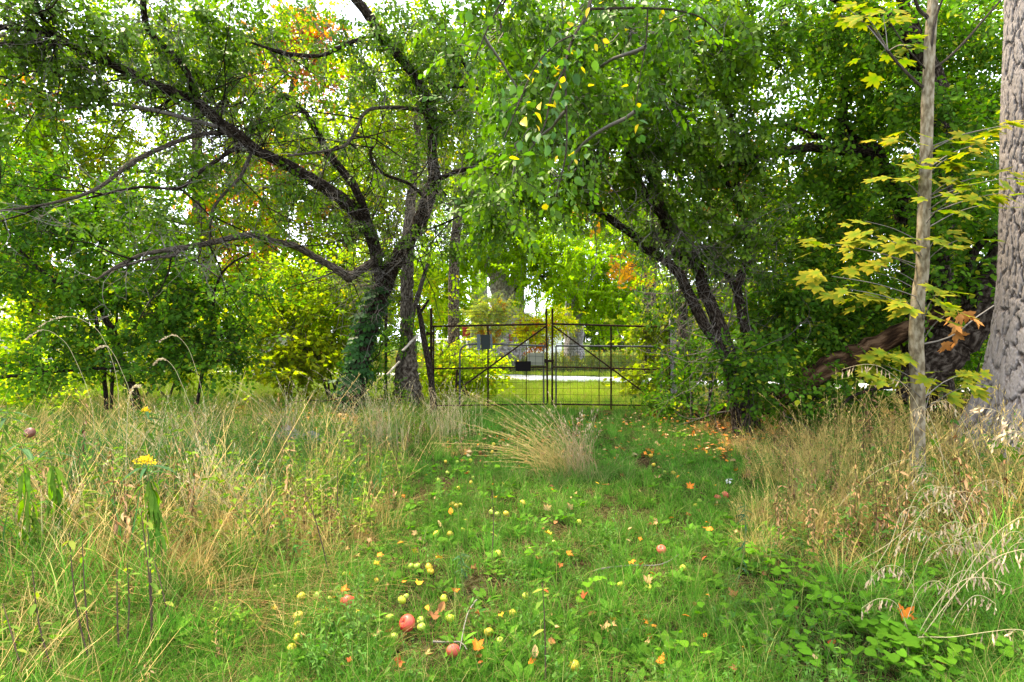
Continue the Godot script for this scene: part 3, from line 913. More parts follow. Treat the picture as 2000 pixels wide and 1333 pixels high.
	crown(t, sk, [
		[1080, 150, 6.2, 140, 130, 0.8, 30, 8], [1220, 120, 6.5, 130, 120, 0.8, 34, 8], [1340, 80, 7.0, 120, 100, 0.8, 34, 8], [1450, 90, 7.6, 110, 100, 0.8, 30, 8],
		[1180, 260, 6.8, 120, 90, 0.8, 30, 8], [1300, 220, 7.4, 110, 90, 0.8, 30, 8], [1420, 230, 8.0, 110, 100, 0.8, 30, 8], [1060, 290, 6.9, 100, 80, 0.7, 24, 8],
		[1240, 350, 7.8, 100, 70, 0.6, 22, 8], [1360, 350, 8.2, 90, 80, 0.6, 22, 8], [1130, 365, 7.6, 80, 34, 0.6, 12, 8], [1450, 380, 8.5, 90, 80, 0.6, 18, 8],
		[1010, 390, 7.0, 80, 30, 0.5, 10, 7], [960, 420, 7.0, 50, 30, 0.4, 7, 7], [1290, 450, 8.3, 70, 50, 0.5, 12, 8], [1400, 470, 8.7, 90, 60, 0.6, 16, 8], [1500, 480, 9.0, 90, 70, 0.6, 18, 8],
	], M.apple, {"sigma": 0.15, "droop": 0.4, "size": 1.12, "tint": Color(0.8, 0.9, 0.95), "tint2": Color(1.75, 1.55, 1.0)})
	var dead := MB.new()
	bare(dead, sk, 190, 0.8, 0.006, Vector3(-0.1, -0.3, 0.1), 2)
	wpart("dead_twigs", mesh_of([[dead, M.twig]]), t, "stuff")
	dead = MB.new()
	bare(dead, sk, 100, 1.6, 0.012, Vector3(0, -0.1, 0.1), 2)
	wpart("bare_branches", mesh_of([[dead, M.apple_bark]]), t, "stuff")
	wpart("dead_twigs", mesh_of([[dead, M.twig]]), t, "stuff")
	var t2 := thing("young_tree", "slender grey trunk in the bushes right beside the pale gate post", "tree", G(P(1338, 800, 11.6).x, -11.6))
	var s2 := limb(t2, "trunk", [[1340, 815, 11.6, 0.16], [1337, 740, 11.6, 0.115], [1335, 680, 11.6, 0.105], [1335, 625, 11.6, 0.10], [1333, 560, 11.6, 0.09], [1328, 480, 11.6, 0.08], [1325, 380, 11.7, 0.06], [1330, 280, 11.8, 0.04]], M.grey_bark, 10, 0.18)
	crown(t2, s2, [[1325, 560, 11.3, 80, 70, 0.7, 20, 8], [1330, 730, 11.0, 40, 60, 0.5, 8, 7], [1272, 782, 11.2, 30, 14, 0.4, 5, 6], [1345, 450, 11.4, 70, 60, 0.7, 16, 8]], M.shrub, {"sigma": 0.2})

func forest_right() -> void:
	# two dark trunks behind the pale sapling
	var a := thing("dark_tree", "black-barked tree bending left behind the pale maple sapling", "tree", G(P(1838, 820, 8.6).x, -8.6))
	var sk := limb(a, "trunk", [[1838, 860, 8.6, 0.2], [1836, 700, 8.6, 0.17], [1838, 560, 8.6, 0.155], [1838, 420, 8.6, 0.15], [1836, 267, 8.5, 0.15], [1829, 190, 8.4, 0.165], [1808, 133, 8.3, 0.16], [1783, 87, 8.2, 0.155], [1753, 57, 8.1, 0.145], [1727, 40, 8.0, 0.12], [1687, 20, 7.9, 0.10], [1630, -10, 7.7, 0.08]], M.apple_bark, 12, 0.25)
	sk += limb(a, "limb", [[1806, 130, 8.3, 0.08], [1790, 67, 8.2, 0.075], [1775, 30, 8.1, 0.07], [1760, -10, 8.0, 0.065], [1740, -90, 7.8, 0.05]], M.apple_bark, 9, 0.2)
	crown(a, sk, [[1640, 60, 8.0, 110, 70, 0.8, 26, 8], [1760, 60, 8.6, 100, 80, 0.8, 24, 8], [1880, 70, 8.8, 90, 90, 0.8, 26, 8], [1900, 200, 8.8, 80, 80, 0.7, 24, 8], [1720, 170, 8.9, 90, 80, 0.8, 24, 8], [1620, 160, 8.9, 80, 70, 0.8, 18, 8], [1860, 320, 9.2, 90, 70, 0.6, 18, 8], [1880, 440, 7.9, 60, 90, 0.5, 14, 7], [1790, 520, 8.0, 60, 80, 0.5, 12, 7], [1850, 250, 7.6, 50, 60, 0.4, 10, 7], [1840, 350, 7.6, 50, 50, 0.4, 9, 7], [1800, 200, 7.7, 60, 60, 0.4, 8, 7], [1540, 40, 8.0, 100, 60, 0.7, 18, 8]], M.shrub, {"sigma": 0.2, "tint2": Color(1.8, 1.7, 1)})
	var b := thing("dark_tree", "crooked dark tree with limbs stretched left, middle of the right thicket", "tree", G(P(1775, 820, 9.6).x, -9.6))
	sk = limb(b, "trunk", [[1790, 840, 9.6, 0.2], [1786, 700, 9.6, 0.17], [1782, 560, 9.6, 0.16], [1770, 433, 9.5, 0.15], [1748, 367, 9.4, 0.14], [1727, 333, 9.3, 0.13], [1707, 302, 9.2, 0.125], [1687, 291, 9.1, 0.12], [1660, 273, 9.1, 0.11], [1643, 233, 9.0, 0.09], [1650, 170, 8.9, 0.07], [1660, 90, 8.8, 0.05]], M.apple_bark, 11, 0.28)
	sk += limb(b, "limb", [[1690, 294, 9.1, 0.08], [1633, 292, 8.9, 0.075], [1600, 288, 8.8, 0.07], [1567, 289, 8.7, 0.065], [1500, 302, 8.4, 0.055], [1450, 318, 8.2, 0.045], [1400, 322, 8.0, 0.03]], M.apple_bark, 9, 0.22)
	sk += limb(b, "limb", [[1655, 268, 9.1, 0.06], [1600, 266, 8.9, 0.05], [1575, 262, 8.8, 0.05], [1543, 248, 8.7, 0.045], [1500, 250, 8.5, 0.036], [1440, 270, 8.3, 0.02]], M.apple_bark, 8, 0.22)
	crown(b, sk, [[1680, 330, 9.3, 100, 70, 0.7, 26, 8], [1560, 340, 8.9, 90, 60, 0.6, 20, 8], [1600, 430, 9.4, 100, 70, 0.7, 26, 8], [1720, 430, 9.8, 90, 70, 0.7, 24, 8], [1530, 240, 8.6, 50, 40, 0.5, 8, 7], [1640, 250, 9.2, 70, 50, 0.6, 12, 8], [1840, 440, 9.9, 80, 70, 0.6, 22, 8], [1930, 420, 9.8, 60, 80, 0.6, 18, 8]], M.shrub, {"sigma": 0.2, "tint2": Color(1.7, 1.6, 1)})
	# the big dark leaning trunk and the rotten log
	var c := thing("leaning_trunk", "thick black trunk leaning right into the big furrowed trunk", "tree trunk", G(P(1800, 820, 8.2).x, -8.2))
	limb(c, "trunk", [[1770, 790, 8.2, 0.2], [1815, 720, 8.15, 0.25], [1850, 685, 8.1, 0.28], [1890, 640, 8.0, 0.27], [1917, 590, 7.9, 0.24], [1952, 525, 7.8, 0.22], [2010, 430, 7.6, 0.18]], M.apple_bark, 14, 0.25)
	limb(c, "branch", [[1838, 600, 8.0, 0.05], [1860, 568, 8.0, 0.05], [1884, 540, 7.9, 0.05], [1906, 490, 7.9, 0.05], [1935, 462, 7.8, 0.045], [1990, 445, 7.7, 0.03]], M.apple_bark, 8, 0.2)
	limb(c, "branch", [[1880, 650, 8.0, 0.07], [1884, 580, 8.0, 0.05], [1896, 530, 8.0, 0.05], [1890, 490, 8.0, 0.04], [1872, 460, 8.0, 0.03]], M.apple_bark, 8, 0.2)
	var l := thing("fallen_log", "rotten reddish-brown log sloping up from the ferny ground to the leaning trunk", "log", G(P(1505, 810, 9.0).x, -9.0))
	limb(l, "log", [[1480, 800, 9.0, 0.16], [1512, 778, 8.95, 0.17], [1560, 752, 8.9, 0.175], [1600, 730, 8.85, 0.175], [1650, 704, 8.8, 0.165], [1700, 680, 8.7, 0.155], [1767, 648, 8.6, 0.14], [1850, 610, 8.5, 0.12]], M.rotten, 16, 0.3)
	var l2 := thing("fallen_log", "short rotten log lying behind the stems of the arching tree", "log", G(P(1420, 810, 10.2).x, -10.2))
	limb(l2, "log", [[1385, 832, 10.2, 0.10], [1410, 808, 10.2, 0.13], [1440, 790, 10.2, 0.13], [1470, 778, 10.2, 0.11]], M.rotten, 12, 0.3)
	var l3 := thing("dead_branch", "thin dead branch propped from the ground below the rotten log", "branch", G(P(1660, 790, 8.0).x, -8.0))
	limb(l3, "branch", [[1640, 800, 8.0, 0.02], [1660, 778, 8.0, 0.024], [1700, 762, 7.9, 0.022], [1760, 755, 7.9, 0.02]], M.apple_bark, 7, 0.2)
	# understorey bushes below them
	var spots := [
		["dark leafy bush crowding the right end of the gate", 1360, 10.3, [[1362, 690, 10.3, 40, 50, 0.6, 9, 7], [1395, 720, 10.0, 50, 60, 0.6, 7, 6], [1335, 795, 9.8, 44, 18, 0.4, 6, 6]]],
		["dark bush in front of the arching apple stems", 1470, 8.5, [[1450, 715, 8.3, 60, 40, 0.4, 11, 7], [1510, 730, 8.4, 40, 50, 0.4, 8, 7], [1460, 790, 8.3, 36, 36, 0.4, 5, 6]]],
		["tall dark bush with round leaves above the rotten log", 1560, 9.3, [[1540, 560, 9.3, 80, 60, 0.6, 24, 8], [1560, 660, 9.2, 80, 60, 0.6, 24, 8], [1500, 620, 9.2, 50, 60, 0.5, 14, 8]]],
		["dense dark bush behind the log, left of the pale sapling", 1680, 9.5, [[1650, 560, 9.6, 80, 60, 0.6, 26, 8], [1700, 620, 9.4, 80, 50, 0.6, 22, 8], [1640, 650, 9.4, 60, 40, 0.5, 14, 8]]],
		["low shady bush under the rotten log", 1600, 8.6, [[1590, 790, 8.6, 70, 30, 0.4, 14, 7], [1690, 800, 8.4, 60, 30, 0.4, 12, 7], [1640, 745, 9.4, 60, 25, 0.4, 8, 7]]],
		["shadowed bush between leaning trunk and big furrowed trunk", 1900, 9.0, [[1900, 700, 9.0, 50, 60, 0.5, 14, 8], [1860, 790, 9.0, 60, 40, 0.4, 10, 7], [1930, 600, 9.4, 30, 80, 0.4, 10, 8]]],
	]
	for s in spots:
		var at: Vector3 = G((s[1] - 1000.0) / F * s[2], -s[2])
		var h := thing("bush", s[0], "bush", at, "understorey bushes on the right")
		var st := PackedVector3Array()
		for k in 4:
			var foot := at + Vector3(rf(-0.3, 0.3), 0, rf(-0.2, 0.2))
			var q: Array = s[3][k % s[3].size()]
			var tip := P(q[0] + rf(-30, 30), q[1] - 20.0, q[2])
			var run := run_at([[foot, 0.022], [foot.lerp(tip, 0.5) + gauss(0.1), 0.016], [tip, 0.007]], 5, 0.3)
			var mb := MB.new()
			mb.tube(run[0], run[1], 6)
			wpart("stem", mesh_of([[mb, M.twig_dark]]), h)
			st += run[0]
		crown(h, st, s[3], M.shrub, {"sigma": 0.17, "tint": Color(0.8, 0.9, 0.9), "tint2": Color(1.8, 1.7, 1.0)})

func furrowed_trunk() -> void:
	var t := thing("big_tree", "big trunk with deeply furrowed grey bark at the right edge", "tree", G(P(2040, 900, 6.0).x, -6.0))
	var b := MB.new()
	var fr := FastNoiseLite.new()
	fr.noise_type = FastNoiseLite.TYPE_CELLULAR
	fr.cellular_return_type = FastNoiseLite.RETURN_DISTANCE2_SUB
	fr.cellular_jitter = 0.9
	fr.frequency = 1.0
	fr.seed = 4
	var cx := P(2064, 0, 6.0).x
	var rows := 430
	var cols := 420
	var turn := []          # finely spaced where the furrows can be seen, coarse behind
	for k in cols:
		var f := float(k) / cols
		turn.append(deg_to_rad(134.0) + signf(f - 0.5) * (absf(f - 0.5) * 2.0 * 1.55 + pow(absf(f - 0.5) * 2.0, 8.0) * (PI - 1.55)))
	for j in rows + 1:
		var y := -0.1 + 6.0 * j / rows
		for k in cols + 1:
			var w: float = turn[k % cols]
			var o := Vector3(cos(w), 0, sin(w))
			var R := 0.37 + 0.40 * exp(-(maxf(y, 0.25) - 0.63) * 0.95)
			R += 0.10 * exp(-maxf(y, 0.0) * 2.0) * sin(w * 5.0 + 1.0) + 0.03 * exp(-maxf(y, 0.0)) * sin(w * 9.0)
			var ox := 0.03 * sin(y * 1.3) - 0.012 * y
			var q := o * R
			var fine0 := lump.get_noise_3d(q.x * 24.0, y * 14.0, q.z * 24.0)
			var warp := Vector3(wide.get_noise_3d(q.x * 160, y * 60, q.z * 160), 0, wide.get_noise_3d(q.z * 160 + 50, y * 60, q.x * 160)) * 0.35
			var uu := w * 0.42
			var c1 := fr.get_noise_2d(uu * 12.0 + warp.x * 2.2 + fine0 * 0.25, y * 3.1 + warp.z * 2.0) + 1.0
			var c2 := fr.get_noise_2d(uu * 27.0 + 70.0 + fine0 * 0.4, y * 8.0 + warp.x * 2.0) + 1.0
			var ridge := smoothstep(0.02, 0.24 + 0.10 * fine0, c1) * (0.74 + 0.26 * smoothstep(0.02, 0.2, c2))
			var fine := lump.get_noise_3d(q.x * 90.0, y * 60.0, q.z * 90.0)
			var r := R - 0.040 * (1.0 - ridge) + 0.009 * smoothstep(0.0, 0.5, c1) + 0.0035 * fine + 0.004 * fine0
			var tone := 0.5 + 0.5 * wide.get_noise_3d(q.x * 40, y * 40, q.z * 40)
			b.col = Color(0.05, 0.033, 0.025).lerp(Color(0.10, 0.083, 0.074).lerp(Color(0.19, 0.168, 0.158), clampf(tone + fine * 0.5, 0, 1)), ridge)
			b.put(Vector3(cx + ox + o.x * r, y, -6.0 + o.z * r), o, Vector2(float(k) / cols, y))
	for j in rows:
		for k in cols:
			var a := j * (cols + 1) + k
			b.quad(a, a + 1, a + cols + 2, a + cols + 1)
	# true normals from the relief
	var nn := PackedVector3Array()
	nn.resize(b.v.size())
	for j in rows + 1:
		for k in cols + 1:
			var a := j * (cols + 1) + k
			var l := j * (cols + 1) + (k + cols - 1) % cols
			var r := j * (cols + 1) + (k + 1) % cols
			var dn := maxi(j - 1, 0) * (cols + 1) + k
			var up := mini(j + 1, rows) * (cols + 1) + k
			var m := (b.v[up] - b.v[dn]).cross(b.v[r] - b.v[l]).normalized()
			nn[a] = m if m.dot(b.n[a]) > 0 else -m
	b.n = nn
	var mat := leafy(0.95, 0.25, Color(0, 0, 0))
	wpart("trunk", mesh_of([[b, mat]]), t)
	var sk := limb(t, "limb", [[2045, -40, 6.0, 0.3], [2030, -200, 6.0, 0.26], [1990, -420, 5.8, 0.2]], M.grey_bark, 12, 0.2)


func sapling() -> void:
	var D := 5.0
	var t := thing("maple_sapling", "pale smooth maple sapling with yellow-edged leaves left of the big furrowed trunk", "tree", G(P(1793, 950, D).x, -D))
	var sk := limb(t, "trunk", [[1791, 1010, D, 0.075], [1792, 930, D, 0.066], [1792, 890, D, 0.06], [1793, 820, D, 0.057], [1793, 745, D, 0.056], [1790, 662, D, 0.057], [1794, 578, D, 0.052], [1802, 528, D, 0.052], [1804, 445, D, 0.049], [1807, 367, D, 0.049], [1810, 284, D, 0.047], [1812, 200, D, 0.048], [1815, 133, D, 0.044], [1818, 67, D, 0.043], [1823, 0, D, 0.04], [1830, -150, D, 0.034]], M.pale_bark, 16, 0.04, PackedVector3Array(), 5, 0.02)
	for rows in [[[1818, 40, D, 0.018], [1808, 30, D, 0.016], [1795, 18, D, 0.014], [1780, -20, D - .1, 0.012]], [[1803, 170, D, 0.015], [1790, 160, D, 0.013], [1760, 130, D, 0.012], [1735, 100, D, 0.011], [1715, 70, D + .1, 0.01], [1690, 45, D + .1, 0.008], [1640, 30, D + .2, 0.005]], [[1818, 125, D, 0.012], [1822, 70, D - .05, 0.011], [1830, 30, D - .05, 0.009], [1845, -10, D - .1, 0.008]], [[1812, 140, D, 0.01], [1850, 115, D, 0.01], [1890, 75, D, 0.01], [1925, 35, D, 0.009], [1960, -5, D, 0.008]], [[1808, 135, D, 0.008], [1790, 115, D - .05, 0.007], [1765, 85, D - .1, 0.006], [1740, 45, D - .1, 0.004]]]:
		sk += limb(t, "branch", rows, M.grey_bark, 7, 0.1)
	# leaves in flat tiers, every leaf a part
	var kinds := []
	for i in 9:
		var b := MB.new()
		var st := MB.new()
		var k: float = [0.1, 0.2, 0.3, 0.4, 0.5, 0.6, 0.75, 0.9, 1.0][i]
		var inner := Color(0.07, 0.15, 0.012).lerp(Color(0.22, 0.25, 0.015), k * 0.5)
		b.maple(Vector3(0, 0.05, 0), Vector3(0, 1, 0), Vector3(0, 0, 1), 0.165, inner, inner.lerp(Color(0.5, 0.27, 0.02), 0.3 + 0.5 * k), rf(0.05, 0.25), rf(0.0, 0.1))
		st.tube(PackedVector3Array([Vector3(0, -0.01, 0), Vector3(0, 0.1, 0)]), PackedFloat32Array([0.0014, 0.0011]), 3, 0.0, null, false)
		kinds.append(mesh_of([[b, M.leaf_maple], [st, M.twig_green]]))
	var rust := MB.new()
	rust.maple(Vector3(0, 0.03, 0), Vector3(0, 1, 0), Vector3(0, 0, 1), 0.13, Color(0.22, 0.10, 0.03), Color(0.30, 0.14, 0.04), 0.5, 0.5)
	var dead := mesh_of([[rust, M.dry_leaf]])
	var tw := MB.new()
	for q in [[1930, 252, 5, 1.0], [1965, 245, 2, 1.0], [1770, 260, 2, .9], [1745, 285, 2, .85], [1830, 280, 3, .7], [1900, 285, 4, .8], [1850, 310, 4, .5], [1800, 330, 4, .4], [1760, 350, 2, .4], [1870, 350, 4, .5], [1940, 340, 3, .6], [1965, 375, 4, .7], [1985, 345, 3, .8], [1890, 372, 4, .4], [1850, 397, 3, .3], [1920, 400, 3, .5], [1690, 432, 2, .6], [1618, 477, 3, .6], [1680, 487, 2, .6], [1700, 460, 3, .4], [1780, 470, 3, .5], [1830, 465, 4, .5], [1870, 470, 3, .3], [1740, 465, 2, .4], [1625, 540, 3, .6], [1700, 530, 3, .6], [1715, 518, 2, .7], [1690, 575, 4, .5], [1660, 565, 3, .4], [1750, 580, 4, .4], [1790, 585, 4, .5], [1830, 575, 3, .3], [1800, 605, 3, .4], [1850, 615, 3, .4], [1735, 690, 4, .2], [1712, 710, 4, .2], [1765, 702, 3, .2], [1738, 738, 3, .3], [1790, 742, 3, .4], [1830, 737, 4, .4], [1878, 732, 4, .4], [1900, 752, 3, .3], [1820, 765, 3, .2], [1725, 30, 4, .5], [1690, 30, 4, .4], [1655, 15, 3, .5], [1780, 90, 3, .4], [1720, 110, 3, .3]]:
		var mid := P(q[0], q[1], D + rf(-0.45, 0.25))
		var from := P(1806 if q[0] < 1900 else 1812, q[1] + 45.0, D)
		if q[1] < 150:
			from = P(1735, 100, D)
		var run := run_at([[from, 0.006], [from.lerp(mid, 0.5) + Vector3(0, 0.03, 0), 0.004], [mid, 0.002]], 4, 0.3)
		tw.tube(run[0], run[1], 4, 0.0, null, false)
		var outw := (mid - from)
		outw.y = 0
		outw = outw.normalized()
		var many: int = int(q[2] * 1.85)
		for i in many:
			var ang: float = (i - many * 0.5) * 0.55 + rng.randfn() * 0.3
			var d := outw.rotated(Vector3.UP, ang)
			d = (d + Vector3(0, rf(-0.35, 0.0), 0)).normalized()
			var nn := (Vector3.UP + Vector3(rng.randfn() * 0.25, 0, 0.8 + rng.randfn() * 0.35)).normalized()
			nn = (nn - d * nn.dot(d)).normalized()
			var s := rf(0.6, 1.1)
			var o := part("leaf", kinds[clampi(int(q[3] * 8.0 + rng.randfn() * 0.9), 0, 8)], t, "", mid + gauss(0.03) + Vector3(rf(-.16, .16), rf(-.03, .03), rf(-.1, .1)) - t.position)
			o.basis = Basis(d.cross(nn), d, nn).scaled(Vector3(s, s, s))
	wpart("twigs", mesh_of([[tw, M.twig]]), t, "stuff")
	var db := limb(t, "dead_twig", [[1805, 672, D, 0.009], [1840, 664, D, 0.007], [1870, 650, D, 0.007], [1905, 622, D + .05, 0.006], [1942, 597, D + .1, 0.005]], M.twig, 5, 0.1)
	for q in [[1862, 610], [1875, 605], [1893, 618], [1858, 640], [1868, 655], [1850, 660], [1890, 600], [1866, 628]]:
		var o := part("withered_leaf", dead, t, "", P(q[0], q[1], D) - t.position)
		o.set_meta("label", "brown withered leaf")
		o.basis = Basis.from_euler(Vector3(rf(-1, 1), rf(-1, 1), rf(2, 4)))

func left_thicket() -> void:
	var t := thing("buckthorn_shrub", "tall dark shrub with a bent trunk and several thin stems at the left edge", "shrub", G(P(225, 790, 10.0).x, -10.0))
	var sk := limb(t, "trunk", [[266, 800, 10.0, 0.085], [258, 760, 10.0, 0.078], [233, 698, 10.0, 0.07], [217, 645, 10.0, 0.062], [202, 615, 10.0, 0.055], [197, 578, 10.0, 0.05], [200, 530, 10.0, 0.045], [195, 450, 9.9, 0.035], [180, 370, 9.8, 0.025]], M.apple_bark, 9, 0.2)
	sk += limb(t, "stem", [[207, 800, 9.9, 0.035], [206, 778, 9.9, 0.035], [199, 690, 9.9, 0.034], [190, 640, 9.9, 0.033], [181, 612, 9.9, 0.05], [158, 592, 9.8, 0.06], [133, 575, 9.7, 0.06], [112, 553, 9.6, 0.05], [80, 530, 9.5, 0.03], [30, 480, 9.4, 0.02]], M.apple_bark, 8, 0.2)
	sk += limb(t, "stem", [[217, 800, 9.8, 0.026], [219, 740, 9.8, 0.026], [222, 685, 9.8, 0.024], [226, 640, 9.8, 0.02], [230, 595, 9.8, 0.018], [236, 520, 9.8, 0.014]], M.apple_bark, 7, 0.2)
	sk += limb(t, "stem", [[385, 790, 9.6, 0.03], [400, 698, 9.6, 0.028], [413, 645, 9.6, 0.026], [420, 565, 9.5, 0.022], [445, 520, 9.4, 0.018], [490, 495, 9.3, 0.012]], M.apple_bark, 7, 0.2)
	sk += limb(t, "fallen_stem", [[-40, 742, 9.0, 0.03], [50, 732, 9.2, 0.03], [100, 727, 9.3, 0.028], [200, 720, 9.5, 0.024], [247, 723, 9.6, 0.018]], M.apple_bark, 7, 0.2)
	crown(t, sk, [[60, 430, 9.6, 110, 70, 0.7, 24, 8], [170, 450, 9.8, 90, 60, 0.7, 18, 8], [60, 520, 9.4, 100, 50, 0.6, 20, 8], [190, 560, 9.7, 80, 40, 0.6, 14, 8], [300, 570, 9.7, 90, 45, 0.6, 22, 8], [400, 580, 9.5, 90, 50, 0.6, 20, 8], [330, 650, 9.6, 100, 40, 0.5, 20, 8], [440, 660, 9.4, 60, 40, 0.5, 10, 8], [130, 650, 9.5, 80, 35, 0.5, 12, 7], [60, 720, 9.2, 80, 40, 0.5, 12, 7], [200, 700, 9.6, 60, 30, 0.5, 8, 7], [320, 720, 9.4, 60, 30, 0.4, 9, 7], [30, 330, 9.4, 80, 60, 0.7, 16, 8], [440, 700, 9.2, 50, 22, 0.4, 8, 7], [350, 500, 9.6, 80, 40, 0.5, 12, 8], [480, 570, 9.4, 60, 40, 0.5, 9, 8], [250, 400, 9.6, 80, 50, 0.6, 12, 8]], M.shrub, {"sigma": 0.19, "tint": Color(0.8, 0.9, 1.0), "tint2": Color(1.9, 1.8, 1.0)})
	var spots := [
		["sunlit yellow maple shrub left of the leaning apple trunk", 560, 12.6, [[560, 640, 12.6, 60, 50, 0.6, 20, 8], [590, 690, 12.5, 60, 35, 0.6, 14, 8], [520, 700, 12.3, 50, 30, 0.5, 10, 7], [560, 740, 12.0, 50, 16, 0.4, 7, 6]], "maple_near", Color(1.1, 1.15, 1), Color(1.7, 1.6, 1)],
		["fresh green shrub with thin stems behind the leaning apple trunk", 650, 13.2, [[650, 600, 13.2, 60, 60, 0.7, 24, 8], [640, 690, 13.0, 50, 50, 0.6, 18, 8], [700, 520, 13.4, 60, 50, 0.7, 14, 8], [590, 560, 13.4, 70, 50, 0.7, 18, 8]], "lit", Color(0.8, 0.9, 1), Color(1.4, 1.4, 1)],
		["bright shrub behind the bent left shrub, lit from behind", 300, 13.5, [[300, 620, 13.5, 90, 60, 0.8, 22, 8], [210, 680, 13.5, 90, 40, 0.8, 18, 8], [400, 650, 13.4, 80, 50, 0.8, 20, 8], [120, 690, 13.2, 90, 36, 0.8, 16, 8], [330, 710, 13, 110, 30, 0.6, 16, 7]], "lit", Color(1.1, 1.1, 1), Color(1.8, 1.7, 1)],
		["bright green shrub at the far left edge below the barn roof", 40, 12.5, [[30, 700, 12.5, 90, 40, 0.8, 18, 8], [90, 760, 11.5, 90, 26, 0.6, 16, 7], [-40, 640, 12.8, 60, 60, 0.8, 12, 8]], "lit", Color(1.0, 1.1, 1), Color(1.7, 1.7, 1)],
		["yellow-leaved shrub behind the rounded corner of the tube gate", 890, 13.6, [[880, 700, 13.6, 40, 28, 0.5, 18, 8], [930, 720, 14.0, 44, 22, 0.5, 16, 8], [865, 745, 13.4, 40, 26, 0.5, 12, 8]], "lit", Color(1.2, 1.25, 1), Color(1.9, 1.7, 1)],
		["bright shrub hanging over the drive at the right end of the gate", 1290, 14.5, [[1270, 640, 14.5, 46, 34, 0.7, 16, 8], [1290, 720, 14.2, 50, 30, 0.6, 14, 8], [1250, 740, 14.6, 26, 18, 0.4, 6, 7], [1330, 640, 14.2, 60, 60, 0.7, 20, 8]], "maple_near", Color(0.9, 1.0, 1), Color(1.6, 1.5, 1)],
	]
	for s in spots:
		var at: Vector3 = G((s[1] - 1000.0) / F * s[2], -s[2])
		var h := thing("shrub", s[0], "shrub", at, "shrubs along the fence line")
		var st := PackedVector3Array()
		for k in 4:
			var foot := at + Vector3(rf(-0.4, 0.4), 0, rf(-0.3, 0.3))
			var q: Array = s[3][k % s[3].size()]
			var tip := P(q[0] + rf(-30, 30), q[1] - 15.0, q[2])
			var run := run_at([[foot, 0.03], [foot.lerp(tip, 0.5) + gauss(0.12), 0.02], [tip, 0.009]], 5, 0.3)
			var mb := MB.new()
			mb.tube(run[0], run[1], 6)
			wpart("stem", mesh_of([[mb, M.twig_dark]]), h)
			st += run[0]
		crown(h, st, s[3], M[s[4]], {"sigma": 0.22, "tint": s[5], "tint2": s[6]})


# ---------------------------------------------------------------- the yard and the trees behind
func yard_tree(called: String, label: String, x: float, d: float, trunk: Array, blobs: Array, o := {}) -> void:
	var t := thing(called, label, "tree", G((x - 1000.0) / F * d, -d), o.get("group", ""))
	var sk := PackedVector3Array()
	for rows in trunk:
		sk += limb(t, "trunk" if sk.is_empty() else "limb", rows, o.get("mat", M.grey_bark if o.get("group", "") != "tall trees in the yard behind the gate" else M.far_bark), 12, 0.15)
	crown(t, sk, blobs, M[o.get("kind", "far")], {"sigma": o.get("sigma", 0.55), "size": o.get("size", 1.0), "tint": o.get("tint", Color(0.8, 0.85, 0.9)), "tint2": o.get("tint2", Color(1.5, 1.45, 1.0)), "thick": 3.0, "bark": M.twig_dark, "droop": 0.4})

